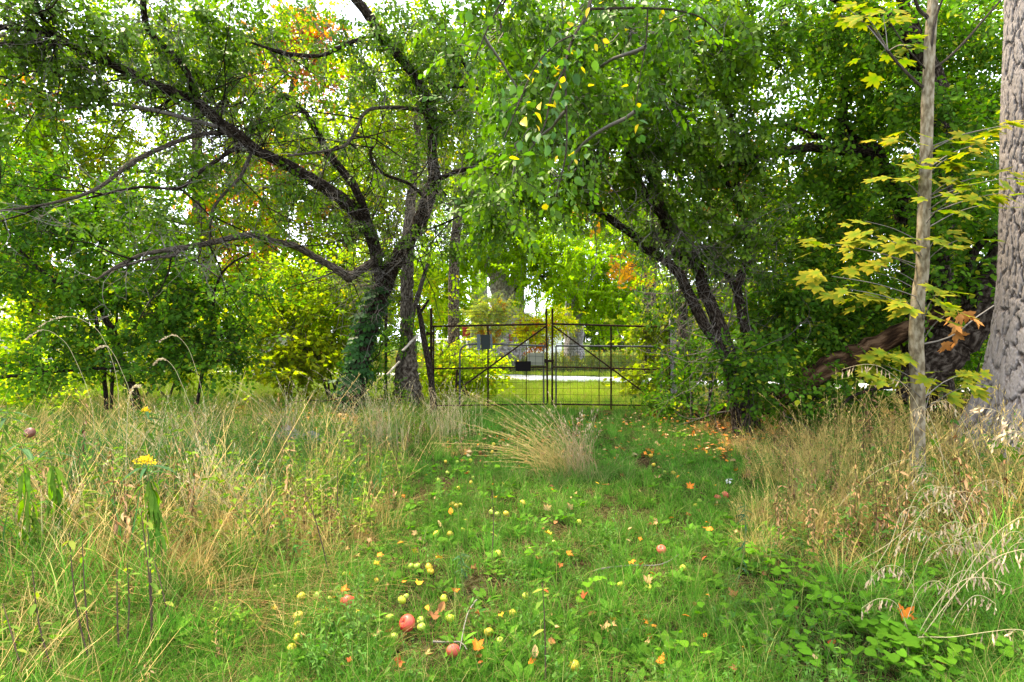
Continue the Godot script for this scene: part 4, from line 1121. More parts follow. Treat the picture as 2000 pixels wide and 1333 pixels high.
func yard() -> void:
	var g := "tall trees in the yard behind the gate"
	yard_tree("maple_tree", "massive many-stemmed grey trunk in the yard straight above the left gate leaf", 990, 32.0, [
		[[988, 705, 32, 1.0], [986, 650, 32, 0.85], [984, 610, 32, 0.75], [978, 570, 32, 0.62], [972, 520, 32, 0.55], [975, 450, 32, 0.45], [980, 330, 31, 0.3]],
		[[998, 690, 31.8, 0.5], [999, 620, 31.8, 0.4], [1003, 580, 31.8, 0.36], [1010, 520, 31.8, 0.3], [1030, 420, 31, 0.2]],
		[[1008, 690, 32.4, 0.6], [1010, 610, 32.4, 0.42], [1012, 570, 32.4, 0.36], [1018, 500, 32.4, 0.3], [1010, 400, 32, 0.2]],
		[[976, 560, 32, 0.35], [955, 520, 31.6, 0.28], [930, 460, 31, 0.2]]],
		[[1000, 460, 30, 110, 60, 3.0, 44, 8], [900, 480, 31, 90, 60, 3.0, 30, 8], [1080, 500, 29, 90, 30, 2.5, 26, 8], [1010, 380, 31, 130, 60, 3.5, 36, 8], [900, 380, 31, 110, 60, 3.5, 30, 8], [1060, 540, 28, 60, 16, 1.5, 14, 8]], {"group": g, "tint": Color(1.0, 1.2, 1.0), "tint2": Color(1.5, 1.7, 1.0)})
	yard_tree("maple_tree", "pale forked trunk in the yard right of the gate's meeting stiles", 1122, 34.0, [
		[[1123, 700, 34, 0.55], [1124, 640, 34, 0.48], [1124, 590, 34, 0.42], [1127, 540, 34, 0.40], [1131, 515, 34, 0.38], [1131, 470, 34, 0.3], [1128, 400, 34, 0.25]],
		[[1128, 535, 34, 0.2], [1120, 505, 33.8, 0.18], [1106, 485, 33.5, 0.15], [1090, 450, 33, 0.1]],
		[[1115, 700, 34.6, 0.4], [1113, 640, 34.6, 0.36], [1113, 600, 34.6, 0.3], [1114, 540, 34.6, 0.25]]],
		[[1150, 560, 33, 80, 30, 2.0, 30, 8], [1200, 520, 32, 90, 40, 2.5, 40, 8], [1130, 440, 34, 110, 60, 3.0, 44, 8], [1230, 440, 33, 90, 60, 3.0, 34, 8], [1180, 610, 31, 50, 22, 1.5, 12, 8], [1240, 580, 30, 70, 40, 2.0, 30, 8]], {"group": g, "tint": Color(1.0, 1.2, 1.0), "tint2": Color(1.6, 1.8, 1.0)})
	yard_tree("slim_tree", "pair of slim grey trunks in the yard left of the massive trunk", 925, 36.0, [
		[[925, 700, 36, 0.3], [927, 620, 36, 0.26], [928, 570, 36, 0.24], [930, 500, 36, 0.18]],
		[[946, 700, 36.6, 0.42], [944, 620, 36.6, 0.34], [943, 570, 36.6, 0.32], [945, 500, 36.6, 0.24]],
		[[937, 700, 37.4, 0.2], [938, 600, 37.4, 0.17], [937, 520, 37.4, 0.14]]],
		[[870, 560, 34, 60, 50, 2.5, 34, 8], [860, 620, 32, 40, 30, 1.5, 18, 8], [905, 610, 38, 40, 36, 1.5, 16, 8], [830, 520, 34, 60, 60, 2.0, 20, 8]], {"group": g, "tint": Color(0.8, 1.1, 0.9), "tint2": Color(1.5, 1.6, 1.0)})
	# a wall of sunlit trees farther back, left to right
	var back := "distant trees behind the thicket"
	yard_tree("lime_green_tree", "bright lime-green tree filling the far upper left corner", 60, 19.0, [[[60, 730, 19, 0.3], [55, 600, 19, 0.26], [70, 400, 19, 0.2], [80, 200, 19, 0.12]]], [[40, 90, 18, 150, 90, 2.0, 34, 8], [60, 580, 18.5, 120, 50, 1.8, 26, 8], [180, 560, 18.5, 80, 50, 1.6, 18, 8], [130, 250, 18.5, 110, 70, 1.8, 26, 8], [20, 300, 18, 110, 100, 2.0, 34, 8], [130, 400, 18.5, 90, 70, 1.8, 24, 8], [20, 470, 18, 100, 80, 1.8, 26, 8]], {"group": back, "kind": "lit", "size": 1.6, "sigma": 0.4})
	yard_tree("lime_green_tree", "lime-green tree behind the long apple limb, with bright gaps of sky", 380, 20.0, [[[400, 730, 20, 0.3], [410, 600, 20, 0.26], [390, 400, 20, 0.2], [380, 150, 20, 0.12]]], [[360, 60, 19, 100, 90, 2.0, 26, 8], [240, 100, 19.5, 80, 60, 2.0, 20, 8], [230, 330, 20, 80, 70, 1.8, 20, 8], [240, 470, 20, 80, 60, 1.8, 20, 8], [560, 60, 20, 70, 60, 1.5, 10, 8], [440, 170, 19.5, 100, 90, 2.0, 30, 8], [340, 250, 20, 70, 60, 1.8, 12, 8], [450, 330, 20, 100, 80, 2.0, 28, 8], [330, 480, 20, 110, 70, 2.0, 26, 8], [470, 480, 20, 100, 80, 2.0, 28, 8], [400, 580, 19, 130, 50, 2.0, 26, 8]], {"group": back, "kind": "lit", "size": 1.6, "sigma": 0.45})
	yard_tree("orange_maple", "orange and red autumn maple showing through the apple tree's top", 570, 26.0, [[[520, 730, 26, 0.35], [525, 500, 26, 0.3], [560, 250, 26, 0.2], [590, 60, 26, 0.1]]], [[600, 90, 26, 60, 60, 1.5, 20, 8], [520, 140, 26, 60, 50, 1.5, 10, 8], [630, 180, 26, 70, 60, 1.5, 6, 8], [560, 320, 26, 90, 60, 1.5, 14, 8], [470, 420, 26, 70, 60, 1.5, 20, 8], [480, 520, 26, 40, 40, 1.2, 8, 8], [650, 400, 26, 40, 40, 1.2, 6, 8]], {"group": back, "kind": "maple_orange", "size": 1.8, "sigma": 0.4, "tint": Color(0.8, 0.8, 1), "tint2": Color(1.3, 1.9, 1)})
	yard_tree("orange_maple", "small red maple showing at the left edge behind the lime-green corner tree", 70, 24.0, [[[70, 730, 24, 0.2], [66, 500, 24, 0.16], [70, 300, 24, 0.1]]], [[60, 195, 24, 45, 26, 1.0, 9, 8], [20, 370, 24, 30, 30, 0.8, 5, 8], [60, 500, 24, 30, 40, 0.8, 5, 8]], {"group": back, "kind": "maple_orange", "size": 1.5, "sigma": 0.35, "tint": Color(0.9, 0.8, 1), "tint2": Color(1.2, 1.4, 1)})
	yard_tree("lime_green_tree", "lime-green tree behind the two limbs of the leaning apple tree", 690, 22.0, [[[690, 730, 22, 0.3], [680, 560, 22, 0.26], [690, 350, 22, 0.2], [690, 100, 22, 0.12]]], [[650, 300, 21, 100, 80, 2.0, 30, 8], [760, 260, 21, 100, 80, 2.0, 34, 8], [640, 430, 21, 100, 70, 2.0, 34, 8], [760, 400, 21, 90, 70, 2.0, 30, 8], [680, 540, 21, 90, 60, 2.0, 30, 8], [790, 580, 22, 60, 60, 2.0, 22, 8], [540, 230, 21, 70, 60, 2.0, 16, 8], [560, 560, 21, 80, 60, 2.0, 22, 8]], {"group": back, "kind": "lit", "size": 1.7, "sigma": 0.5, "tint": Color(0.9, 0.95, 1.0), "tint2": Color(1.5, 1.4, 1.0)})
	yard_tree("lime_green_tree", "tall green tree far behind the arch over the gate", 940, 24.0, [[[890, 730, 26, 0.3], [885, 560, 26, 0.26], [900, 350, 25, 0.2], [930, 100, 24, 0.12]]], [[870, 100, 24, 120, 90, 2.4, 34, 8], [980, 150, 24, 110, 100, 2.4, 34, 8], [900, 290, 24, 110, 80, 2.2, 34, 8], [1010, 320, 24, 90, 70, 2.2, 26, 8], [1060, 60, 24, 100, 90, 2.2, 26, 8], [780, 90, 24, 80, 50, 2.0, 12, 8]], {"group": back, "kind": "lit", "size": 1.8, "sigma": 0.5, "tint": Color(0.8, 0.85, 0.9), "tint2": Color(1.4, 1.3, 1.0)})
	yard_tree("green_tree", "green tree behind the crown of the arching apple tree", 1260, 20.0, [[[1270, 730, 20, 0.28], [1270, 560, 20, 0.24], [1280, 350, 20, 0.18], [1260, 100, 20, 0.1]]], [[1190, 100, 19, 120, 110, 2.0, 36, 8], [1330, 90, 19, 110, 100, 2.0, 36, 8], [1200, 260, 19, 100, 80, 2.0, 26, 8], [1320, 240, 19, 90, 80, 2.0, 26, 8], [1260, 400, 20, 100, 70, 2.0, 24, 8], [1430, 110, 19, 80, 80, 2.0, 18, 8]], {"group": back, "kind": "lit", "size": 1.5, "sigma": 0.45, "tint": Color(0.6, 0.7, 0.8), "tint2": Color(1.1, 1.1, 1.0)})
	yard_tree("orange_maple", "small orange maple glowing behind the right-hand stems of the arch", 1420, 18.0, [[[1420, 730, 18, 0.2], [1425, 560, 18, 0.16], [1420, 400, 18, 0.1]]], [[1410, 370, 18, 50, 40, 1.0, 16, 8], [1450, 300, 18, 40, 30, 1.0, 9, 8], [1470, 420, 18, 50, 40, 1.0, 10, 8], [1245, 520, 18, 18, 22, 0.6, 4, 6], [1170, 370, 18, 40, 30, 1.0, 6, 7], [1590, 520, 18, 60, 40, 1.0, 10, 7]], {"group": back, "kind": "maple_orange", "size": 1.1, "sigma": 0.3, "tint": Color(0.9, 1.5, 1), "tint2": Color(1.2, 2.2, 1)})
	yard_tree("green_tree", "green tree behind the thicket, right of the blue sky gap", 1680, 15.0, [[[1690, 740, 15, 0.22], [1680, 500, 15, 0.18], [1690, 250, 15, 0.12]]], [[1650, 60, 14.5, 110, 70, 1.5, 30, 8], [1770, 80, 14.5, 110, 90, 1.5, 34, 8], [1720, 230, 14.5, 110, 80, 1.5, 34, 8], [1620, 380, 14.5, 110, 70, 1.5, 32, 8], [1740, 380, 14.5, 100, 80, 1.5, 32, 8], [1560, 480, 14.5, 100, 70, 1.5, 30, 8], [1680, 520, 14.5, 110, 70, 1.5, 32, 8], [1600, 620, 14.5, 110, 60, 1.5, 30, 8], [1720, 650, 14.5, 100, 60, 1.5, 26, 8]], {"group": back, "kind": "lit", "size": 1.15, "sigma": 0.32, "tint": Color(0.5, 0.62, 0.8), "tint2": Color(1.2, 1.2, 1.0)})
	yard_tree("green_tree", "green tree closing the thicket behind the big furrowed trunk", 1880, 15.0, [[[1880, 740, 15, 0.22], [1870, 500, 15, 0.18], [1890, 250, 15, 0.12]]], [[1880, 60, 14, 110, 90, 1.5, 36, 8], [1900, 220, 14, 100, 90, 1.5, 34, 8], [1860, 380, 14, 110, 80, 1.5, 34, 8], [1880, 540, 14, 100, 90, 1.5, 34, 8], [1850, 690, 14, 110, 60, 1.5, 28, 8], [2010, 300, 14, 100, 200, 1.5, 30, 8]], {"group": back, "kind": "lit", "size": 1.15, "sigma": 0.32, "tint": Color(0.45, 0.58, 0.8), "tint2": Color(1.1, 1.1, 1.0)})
	yard_tree("green_tree", "leafy tree between the arching apple stems and the drive", 1450, 16.0, [[[1460, 740, 16, 0.2], [1465, 560, 16, 0.16], [1470, 420, 16, 0.1]]], [[1400, 590, 15.5, 80, 60, 1.2, 24, 8], [1490, 560, 15.5, 80, 70, 1.2, 26, 8], [1500, 680, 15.5, 80, 40, 1.0, 20, 8], [1390, 680, 15.5, 60, 40, 1.0, 12, 8], [1340, 520, 15.5, 60, 50, 1.0, 14, 8], [1520, 420, 15.5, 60, 60, 1.0, 16, 8]], {"group": back, "kind": "lit", "size": 1.1, "sigma": 0.32, "tint": Color(0.8, 0.9, 0.9), "tint2": Color(1.5, 1.5, 1.0)})
	# the horizon: a hedge of trees on the far side of the meadow
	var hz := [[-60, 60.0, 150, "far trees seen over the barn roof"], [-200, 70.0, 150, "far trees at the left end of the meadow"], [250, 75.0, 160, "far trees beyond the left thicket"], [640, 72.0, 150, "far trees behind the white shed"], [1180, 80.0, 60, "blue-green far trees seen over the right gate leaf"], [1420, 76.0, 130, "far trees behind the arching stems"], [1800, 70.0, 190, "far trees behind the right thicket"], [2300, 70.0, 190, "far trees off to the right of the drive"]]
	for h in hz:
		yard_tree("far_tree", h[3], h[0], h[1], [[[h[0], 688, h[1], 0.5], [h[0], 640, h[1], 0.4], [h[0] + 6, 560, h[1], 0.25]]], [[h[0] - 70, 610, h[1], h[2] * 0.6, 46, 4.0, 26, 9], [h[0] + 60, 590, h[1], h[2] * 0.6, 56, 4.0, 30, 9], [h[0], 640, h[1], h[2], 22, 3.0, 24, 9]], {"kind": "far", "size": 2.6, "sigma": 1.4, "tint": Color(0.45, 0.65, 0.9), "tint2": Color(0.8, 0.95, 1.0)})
	# sumacs and the pale feathery shrub behind the left gate leaf
	var s1 := thing("smoke_shrub", "pale feathery shrub turning orange, above the grey plate on the gate", "shrub", G((950 - 1000.0) / F * 25, -25))
	crown(s1, PackedVector3Array([P(952, 690, 25), P(950, 640, 25)]), [[952, 608, 25, 42, 26, 0.9, 40, 9], [950, 645, 25, 36, 24, 0.8, 24, 8], [975, 600, 25, 16, 14, .5, 6, 8]], M.fine, {"sigma": 0.22, "tint": Color(1.5, 1.5, 1.2), "tint2": Color(2.2, 2.1, 1.6)})
	crown(s1, PackedVector3Array([P(952, 690, 25)]), [[955, 655, 24.8, 18, 16, 0.4, 8, 7], [975, 600, 24.8, 6, 16, 0.3, 4, 6]], M.maple_orange, {"sigma": 0.16, "size": 0.6, "tint": Color(0.8, 1.2, 1), "tint2": Color(1.0, 2.0, 1), "called": "orange_foliage"})
	var s2 := thing("sumac_shrub", "red, orange and yellow sumac behind the meeting stiles of the gate", "shrub", G((1045 - 1000.0) / F * 24, -24))
	crown(s2, PackedVector3Array([P(1045, 690, 24), P(1045, 650, 24)]), [[1050, 648, 24, 32, 20, 0.7, 26, 8], [1085, 625, 24.4, 26, 20, 0.6, 18, 8], [1022, 636, 24, 16, 14, 0.6, 7, 8]], M.lit, {"sigma": 0.2, "tint": Color(1.2, 1.2, 1), "tint2": Color(2.4, 1.7, 1)})
	crown(s2, PackedVector3Array([P(1045, 690, 24)]), [[1020, 640, 24, 10, 12, 0.3, 4, 6], [1056, 672, 23.8, 18, 5, 0.3, 4, 6], [1055, 640, 23.9, 14, 12, 0.3, 4, 6]], M.maple_orange, {"sigma": 0.14, "size": 0.7, "tint": Color(0.9, 0.7, 1), "tint2": Color(1.2, 1.8, 1), "called": "red_foliage"})
	# meadow plants across the drive
	var xf := []
	var cl := []
	for i in 2600:
		var d := rf(27.0, 44.0)
		var x := rf(-0.35, 0.42) * d
		var p := G(x, -d)
		if p.z > -24.5 + x * -0.45:
			continue
		xf.append(Transform3D(up_basis(Vector3(rng.randfn() * 0.2, 1, rng.randfn() * 0.2).normalized()).rotated(Vector3.UP, rf(0, TAU)).scaled(Vector3.ONE * rf(0.9, 1.7)), p))
		var q := rf(0.5, 1.2)
		cl.append(Color(q * rf(0.9, 1.3), q, q * 1.6))
	var m := multi("meadow_plants", M.fine[0], xf, cl, self)
	m.set_meta("label", "pale green meadow plants beyond the gravel drive")
	m.set_meta("category", "meadow")
	house()

func house() -> void:
	var t := thing("house", "small white house with a dark brown roof behind the sumac", "house", G(1.2, -46.0))
	var b := MB.new()
	b.box(Vector3(0, 1.3, 0), Vector3(7.6, 2.6, 5))
	part("wall", mesh_of([[b, plain(lin(0.7, 0.7, 0.68))]]), t, "", Vector3(-1.2, 0, 0))
	var r := MB.new()
	for s in [-1.0, 1.0]:
		r.box(Vector3(-1.2 + s * 2.15, 3.0, 0), Vector3(4.9, 0.16, 5.8), Basis(Vector3(0, 0, 1), -s * 0.42), 0.01)
	part("roof", mesh_of([[r, plain(lin(0.06, 0.035, 0.022), 0.9)]]), t)
	var gb := MB.new()
	gb.col = Color(1, 1, 1)
	var g1 := gb.put(Vector3(-5.0, 2.6, 2.49), Vector3(0, 0, 1))
	var g2 := gb.put(Vector3(2.6, 2.6, 2.49), Vector3(0, 0, 1))
	var g3 := gb.put(Vector3(-1.2, 4.2, 2.49), Vector3(0, 0, 1))
	gb.tri(g1, g2, g3)
	part("gable", mesh_of([[gb, plain(lin(0.6, 0.6, 0.58))]]), t)
	for x in [-3.6, -1.2, 1.2]:
		var w := MB.new()
		w.box(Vector3(x, 1.4, 2.53), Vector3(1.0, 1.1, 0.06), Basis(), 0.01)
		var wo := part("window", mesh_of([[w, plain(lin(0.72, 0.72, 0.7))]]), t)
		var gl := MB.new()
		gl.box(Vector3(x, 1.4, 2.57), Vector3(0.84, 0.94, 0.02))
		part("pane", mesh_of([[gl, plain(lin(0.03, 0.035, 0.04), 0.15)]]), wo)
	# the barn at the left edge
	var n := thing("barn", "low grey barn roof with a timber eave at the left edge", "barn", G(P(60, 690, 26).x, -26.0))
	var rb := MB.new()
	rb.box(Vector3(0.0, 2.75, -1.2), Vector3(8.0, 0.14, 3.4), Basis(Vector3(1, 0, 0), 0.42), 0.01)
	part("roof", mesh_of([[rb, bark(lin(0.2, 0.2, 0.2), lin(0.34, 0.34, 0.34), lin(0.5, 0.5, 0.5), 0.5, 4, 4, 21)]]), n)
	var ev := MB.new()
	ev.box(Vector3(-1.0, 2.05, 0.36), Vector3(5.8, 0.2, 0.12), Basis(), 0.01)
	part("eave_beam", mesh_of([[ev, plain(lin(0.26, 0.16, 0.10))]]), n)
	var wb := MB.new()
	wb.box(Vector3(0, 0.95, -1.4), Vector3(7.4, 2.0, 2.8))
	part("wall", mesh_of([[wb, plain(lin(0.36, 0.34, 0.3))]]), n)
	# a pale board shed seen through the shrubs
	var sh := thing("shed", "pale board shed glimpsed through the sunlit shrubs left of the apple trunk", "shed", G(P(515, 690, 24).x, -24.0))
	for k in 14:
		var pb := MB.new()
		pb.box(Vector3(-1.3 + k * 0.2, 0.95, 0.012 * (k % 2)), Vector3(0.185, 2.1 + 0.03 * (k % 3), 0.04), Basis(), 0.004)
		part("plank", mesh_of([[pb, M.shed_white if k % 3 else M.shed_grey]]), sh)
	var sr := MB.new()
	sr.box(Vector3(0, 2.15, -0.8), Vector3(3.2, 0.1, 2.2), Basis(Vector3(1, 0, 0), 0.15), 0.01)
	part("roof", mesh_of([[sr, M.far_bark]]), sh)
	# the rail and red tubs by the drive
	var rl := thing("yard_rail", "white yard rail on short posts behind the left gate leaf", "rail", G(P(890, 700, 28).x, -28.0))
	var x0 := P(845, 0, 28).x
	var x1 := P(935, 0, 28).x
	rail(rl, "top_board", Vector3(x0, 1.55, -28), Vector3(x1, 1.60, -28), 0.05, M.shed_white, 6)
	rail(rl, "middle_board", Vector3(x0, 1.05, -28), Vector3(x1, 1.08, -28), 0.05, M.shed_white, 6)
	for k in 5:
		var x := lerpf(x0, x1, k / 4.0)
		rail(rl, "post", Vector3(x, 0, -28.06), Vector3(x, 1.62, -28.06), 0.05, M.shed_white, 6)
	var tubs := [[911, 652, 0.22, 0.66, 29.0, "tall dark red tub behind the white yard rail"], [998, 660, 0.1, 0.36, 29.0, "small red tub left of the sumac"], [1018, 658, 0.16, 0.3, 30.0, "low brown-red tub half hidden by the sumac"]]
	for q in tubs:
		var base := P(q[0], q[1], q[4])
		base.y -= q[3] * 0.5
		var st := thing("tub_stand", "grey stand under the " + q[5], "stand", Vector3(base.x, 0, base.z))
		for k in 3:
			var a: float = TAU * k / 3.0
			rail(st, "leg", Vector3(base.x + cos(a) * 0.2, 0, base.z + sin(a) * 0.2), Vector3(base.x + cos(a) * 0.12, base.y - 0.03, base.z + sin(a) * 0.12), 0.03, M.far_bark, 5)
		var sb := MB.new()
		sb.box(Vector3(base.x, base.y - 0.022, base.z), Vector3(0.45, 0.04, 0.45), Basis(), 0.004)
		wpart("board", mesh_of([[sb, M.far_bark]]), st)
		var tb := thing("tub", q[5], "tub", base)
		var lb := MB.new()
		lb.lathe([[0.0, 0.0], [q[2] * 0.8, 0.0], [q[2] * 0.98, q[3] * 0.9], [q[2] * 1.06, q[3] * 0.93], [q[2] * 1.06, q[3]], [q[2] * 0.94, q[3]], [q[2] * 0.9, q[3] * 0.9], [0, q[3] * 0.88]], 16)
		part("shell", mesh_of([[lb, M.red_paint]]), tb)


# ---------------------------------------------------------------- the ground's plants
func tuft(blades: int, h: float, spread: float, w: float, lean: float, c0: Color, c1: Color, tipc: Color, tip_share: float, mat: Material, joints := 3) -> ArrayMesh:
	var b := MB.new()
	for i in blades:
		var a := rf(0, TAU)
		var dir := Vector3(cos(a), 0, sin(a))
		var at := dir * spread * sqrt(rng.randf())
		var a2 := a + rng.randfn() * 0.7
		var hh := h * rf(0.45, 1.15)
		b.col = jit(c0.lerp(c1, rng.randf()), 0.12)
		var tc: Color = b.col * rf(1.1, 1.35) if rng.randf() > tip_share else jit(tipc, 0.15)
		b.blade(at, hh, w * rf(0.7, 1.2), Vector3(cos(a2), 0, sin(a2)) * hh * lean * rf(0.3, 1.5), Vector3(cos(a + 1.57 + rng.randfn() * 0.6), 0, sin(a + 1.57)).normalized(), joints, tc)
	return mesh_of([[b, mat]])

# dry stems with a small plume at the top
func stems(count: int, h: float, spread: float, lean: Vector3, c: Color, plume: Color, mat: Material) -> ArrayMesh:
	var b := MB.new()
	for i in count:
		var a := rf(0, TAU)
		var p := Vector3(cos(a), 0, sin(a)) * spread * sqrt(rng.randf())
		var hh := h * rf(0.6, 1.15)
		var l := (lean + Vector3(rng.randfn(), 0, rng.randfn()) * 0.27) * hh
		b.col = jit(c, 0.15)
		var pts := PackedVector3Array()
		var rad := PackedFloat32Array()
		for k in 5:
			var t := k / 4.0
			pts.append(p + Vector3.UP * hh * (t - 0.12 * t * t) + l * t * t)
			rad.append(0.0017 * (1.0 - 0.5 * t))
		b.tube(pts, rad, 3, 0.0, null, false)
		b.col = jit(plume, 0.15)
		for k in 5:
			var t := rf(0.84, 1.0)
			var q := p + Vector3.UP * hh * (t - 0.12 * t * t) + l * t * t
			var d := (Vector3(rng.randfn() * 0.35, 0.7, rng.randfn() * 0.35) + l).normalized()
			b.leaflet(q, d, Vector3(rng.randfn(), 0.3, rng.randfn()).normalized(), rf(0.018, 0.034), 0.0045, 0.2)
		for k in 2:          # a dry blade or two on each stem
			var t := rf(0.1, 0.6)
			b.col = jit(c, 0.2)
			var q := p + Vector3.UP * hh * (t - 0.12 * t * t) + l * t * t
			var s := Vector3(rng.randfn(), 0, rng.randfn()).normalized()
			b.blade(q, 0.05 + rng.randf() * 0.1, 0.005, s * rf(0.06, 0.16), s.rotated(Vector3.UP, 1.57), 3, b.col)
	return mesh_of([[b, mat]])

func half_track(z: float) -> Vector2:       # middle and half width of the green track
	var d := -z
	return Vector2(lerpf(0.25, 1.1, smoothstep(3.0, 8.0, d)), lerpf(1.35, 2.1, smoothstep(2.5, 8.0, d)))

func grass() -> void:
	var kinds := []
	var g0 := Color(0.04, 0.125, 0.014)
	var g1 := Color(0.115, 0.255, 0.025)
	var straw := Color(0.50, 0.36, 0.14)
	# 0-2 short track grass, 3-5 long green, 6-8 straw tufts, 9-11 stems with plumes, 12-13 flat straw, 14-15 blue-green broad blades
	for i in 3:
		kinds.append(tuft(24, 0.14, 0.085, 0.0056, 0.85, g0, g1, straw, 0.10, M.grass))
	for i in 3:
		kinds.append(tuft(26, 0.36, 0.10, 0.0065, 0.7, Color(0.05, 0.13, 0.018), g1, straw, 0.16, M.grass, 4))
	for i in 3:
		kinds.append(tuft(24, 0.34, 0.13, 0.0048, 0.75, Color(0.30, 0.2, 0.05), Color(0.56, 0.39, 0.12), straw, 0.5, M.straw, 4))
	for i in 3:
		kinds.append(stems(6, 0.72, 0.15, Vector3(rng.randfn() * 0.2, 0, rng.randfn() * 0.2), Color(0.40, 0.30, 0.09), Color(0.5, 0.36, 0.13), M.straw))
	for i in 2:
		kinds.append(tuft(26, 0.2, 0.22, 0.0045, 2.4, Color(0.30, 0.2, 0.06), Color(0.58, 0.41, 0.16), straw, 0.4, M.straw))
	for i in 2:
		kinds.append(tuft(9, 0.6, 0.12, 0.015, 0.95, Color(0.04, 0.12, 0.03), Color(0.07, 0.17, 0.04), straw, 0.08, M.grass, 5))
	# 16-17 sunlit lawn far off
	for i in 2:
		kinds.append(tuft(30, 0.16, 0.16, 0.009, 0.7, Color(0.18, 0.29, 0.02), Color(0.28, 0.38, 0.03), straw, 0.12, M.grass))
	# 18-19 small broad herbs among the grass
	for i in 2:
		var hb := MB.new()
		for k in 9:
			var a := TAU * k / 9.0 + rng.randfn() * 0.3
			var d := Vector3(cos(a), rf(0.15, 0.9), sin(a)).normalized()
			hb.col = jit(Color(0.085, 0.185, 0.018), 0.18)
			hb.leaf(d * 0.03 + Vector3(0, 0.02, 0), d, (Vector3.UP + gauss(0.25)).normalized(), rf(0.045, 0.085), rf(0.028, 0.05), 0.15, 0.3)
		kinds.append(mesh_of([[hb, M.leaf_dull]]))
	var loose := MB.new()
	for k in 6:
		var a := rf(0, TAU)
		var p := Vector3(cos(a), 0, sin(a)) * rf(0, 0.2)
		var d := (Vector3(rng.randfn() * 0.6, 1.0, rng.randfn() * 0.6)).normalized()
		var l := rf(0.35, 0.85)
		loose.col = jit(Color(0.5, 0.36, 0.13), 0.2)
		var side := d.cross(rv()).normalized()
		loose.tube(PackedVector3Array([p, p + d * l * 0.5 + side * 0.02, p + d * l + side * rf(-0.1, 0.1)]), PackedFloat32Array([0.0017, 0.0014, 0.0008]), 3, 0.0, null, false)
		for j in 2:
			var q := p + d * l * rf(0.15, 0.7)
			var s2 := Vector3(rng.randfn(), 0, rng.randfn()).normalized()
			loose.blade(q, rf(0.03, 0.14), 0.006, s2 * rf(0.1, 0.24), s2.rotated(Vector3.UP, 1.57), 4, loose.col)
	var loose_mesh := mesh_of([[loose, M.straw]])
	# 20-21 leafy upright weeds, 22 brown dead weeds
	for i in 3:
		var hb := MB.new()
		var sb := MB.new()
		for k in 4:
			var a := rf(0, TAU)
			var foot := Vector3(cos(a), 0, sin(a)) * rf(0, 0.09)
			var top := foot * 1.8 + Vector3(rng.randfn() * 0.06, rf(0.28, 0.6), rng.randfn() * 0.06)
			sb.tube(PackedVector3Array([foot, foot.lerp(top, 0.5) + gauss(0.012), top]), PackedFloat32Array([0.0026, 0.002, 0.001]), 3, 0.0, null, false)
			for j in (16 if i < 2 else 12):
				var t := rf(0.15, 1.0)
				var a2 := rf(0, TAU)
				var d := Vector3(cos(a2), rf(-0.5, 0.8) if i < 2 else rf(-1.4, 0.2), sin(a2)).normalized()
				hb.col = jit([Color(0.075, 0.15, 0.03), Color(0.12, 0.19, 0.02), Color(0.2, 0.12, 0.06)][i], 0.2)
				var ll := rf(0.03, 0.075) * (1.15 - 0.5 * t)
				hb.leaf(foot.lerp(top, t), d, (Vector3.UP + gauss(0.4)).normalized(), ll, ll * [0.34, 0.5, 0.3][i], 0.25, 0.4)
		kinds.append(mesh_of([[hb, M.leaf_dull if i < 2 else M.dry_leaf], [sb, M.twig_green if i < 2 else M.stalk]]))
	kinds.append(loose_mesh)
	var xf := []
	var cl := []
	for k in kinds:
		xf.append([])
		cl.append([])
	for i in 34000:
		var d := 1.6 + 11.2 * pow(rng.randf(), 1.35)
		var x := rf(-1.06, 1.06) * d * 0.95
		var z := -d
		var tr := half_track(z)
		var off := absf(x - tr.x) / tr.y
		var nz := lump.get_noise_2d(x * 2.0, z * 2.0)
		var nz2 := wide.get_noise_2d(x * 90.0 + 300.0, z * 90.0)
		var inside := off + nz * 0.35 < 1.0
		var kind := 0
		var s := 1.0
		var q := rf(0.75, 1.25) * (1.0 + nz * 0.25)
		var tint := Color(q, q, q)
		var left := x < tr.x
		var nz3 := lump.get_noise_2d(x * 5.0 + 40.0, z * 5.0)
		if inside:
			# bare leaf-strewn patches in the track
			if nz2 < -0.42 and rng.randf() < 0.8:
				continue
			if nz3 < -0.05 and rng.randf() < 0.55:
				continue
			var r := rng.randf()
			if d > 8.5 and x < 1.0 and r < 0.35:
				kind = 3 + rng.randi() % 3
				s = rf(0.6, 1.0)
			elif r < 0.12 + 0.1 * smoothstep(6.0, 9.0, d):
				kind = 3 + rng.randi() % 3
				s = rf(0.35, 0.7)
			elif r < 0.23:
				kind = 18 + rng.randi() % 2
				s = rf(0.5, 1.1)
			elif r < 0.33:
				kind = 12 + rng.randi() % 2
				s = rf(0.3, 0.6)
			elif r < 0.37:
				kind = 20
				s = rf(0.3, 0.6)
			else:
				kind = rng.randi() % 3
				s = rf(0.45, 1.0) * (1.0 + 0.5 * nz3)
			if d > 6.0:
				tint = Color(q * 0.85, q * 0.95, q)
		else:
			var r := rng.randf()
			var edge := smoothstep(1.0, 1.5, off + nz * 0.3)
			var dryness := clampf(0.5 + nz * 0.9 + nz2 * 0.5, 0.0, 1.0)
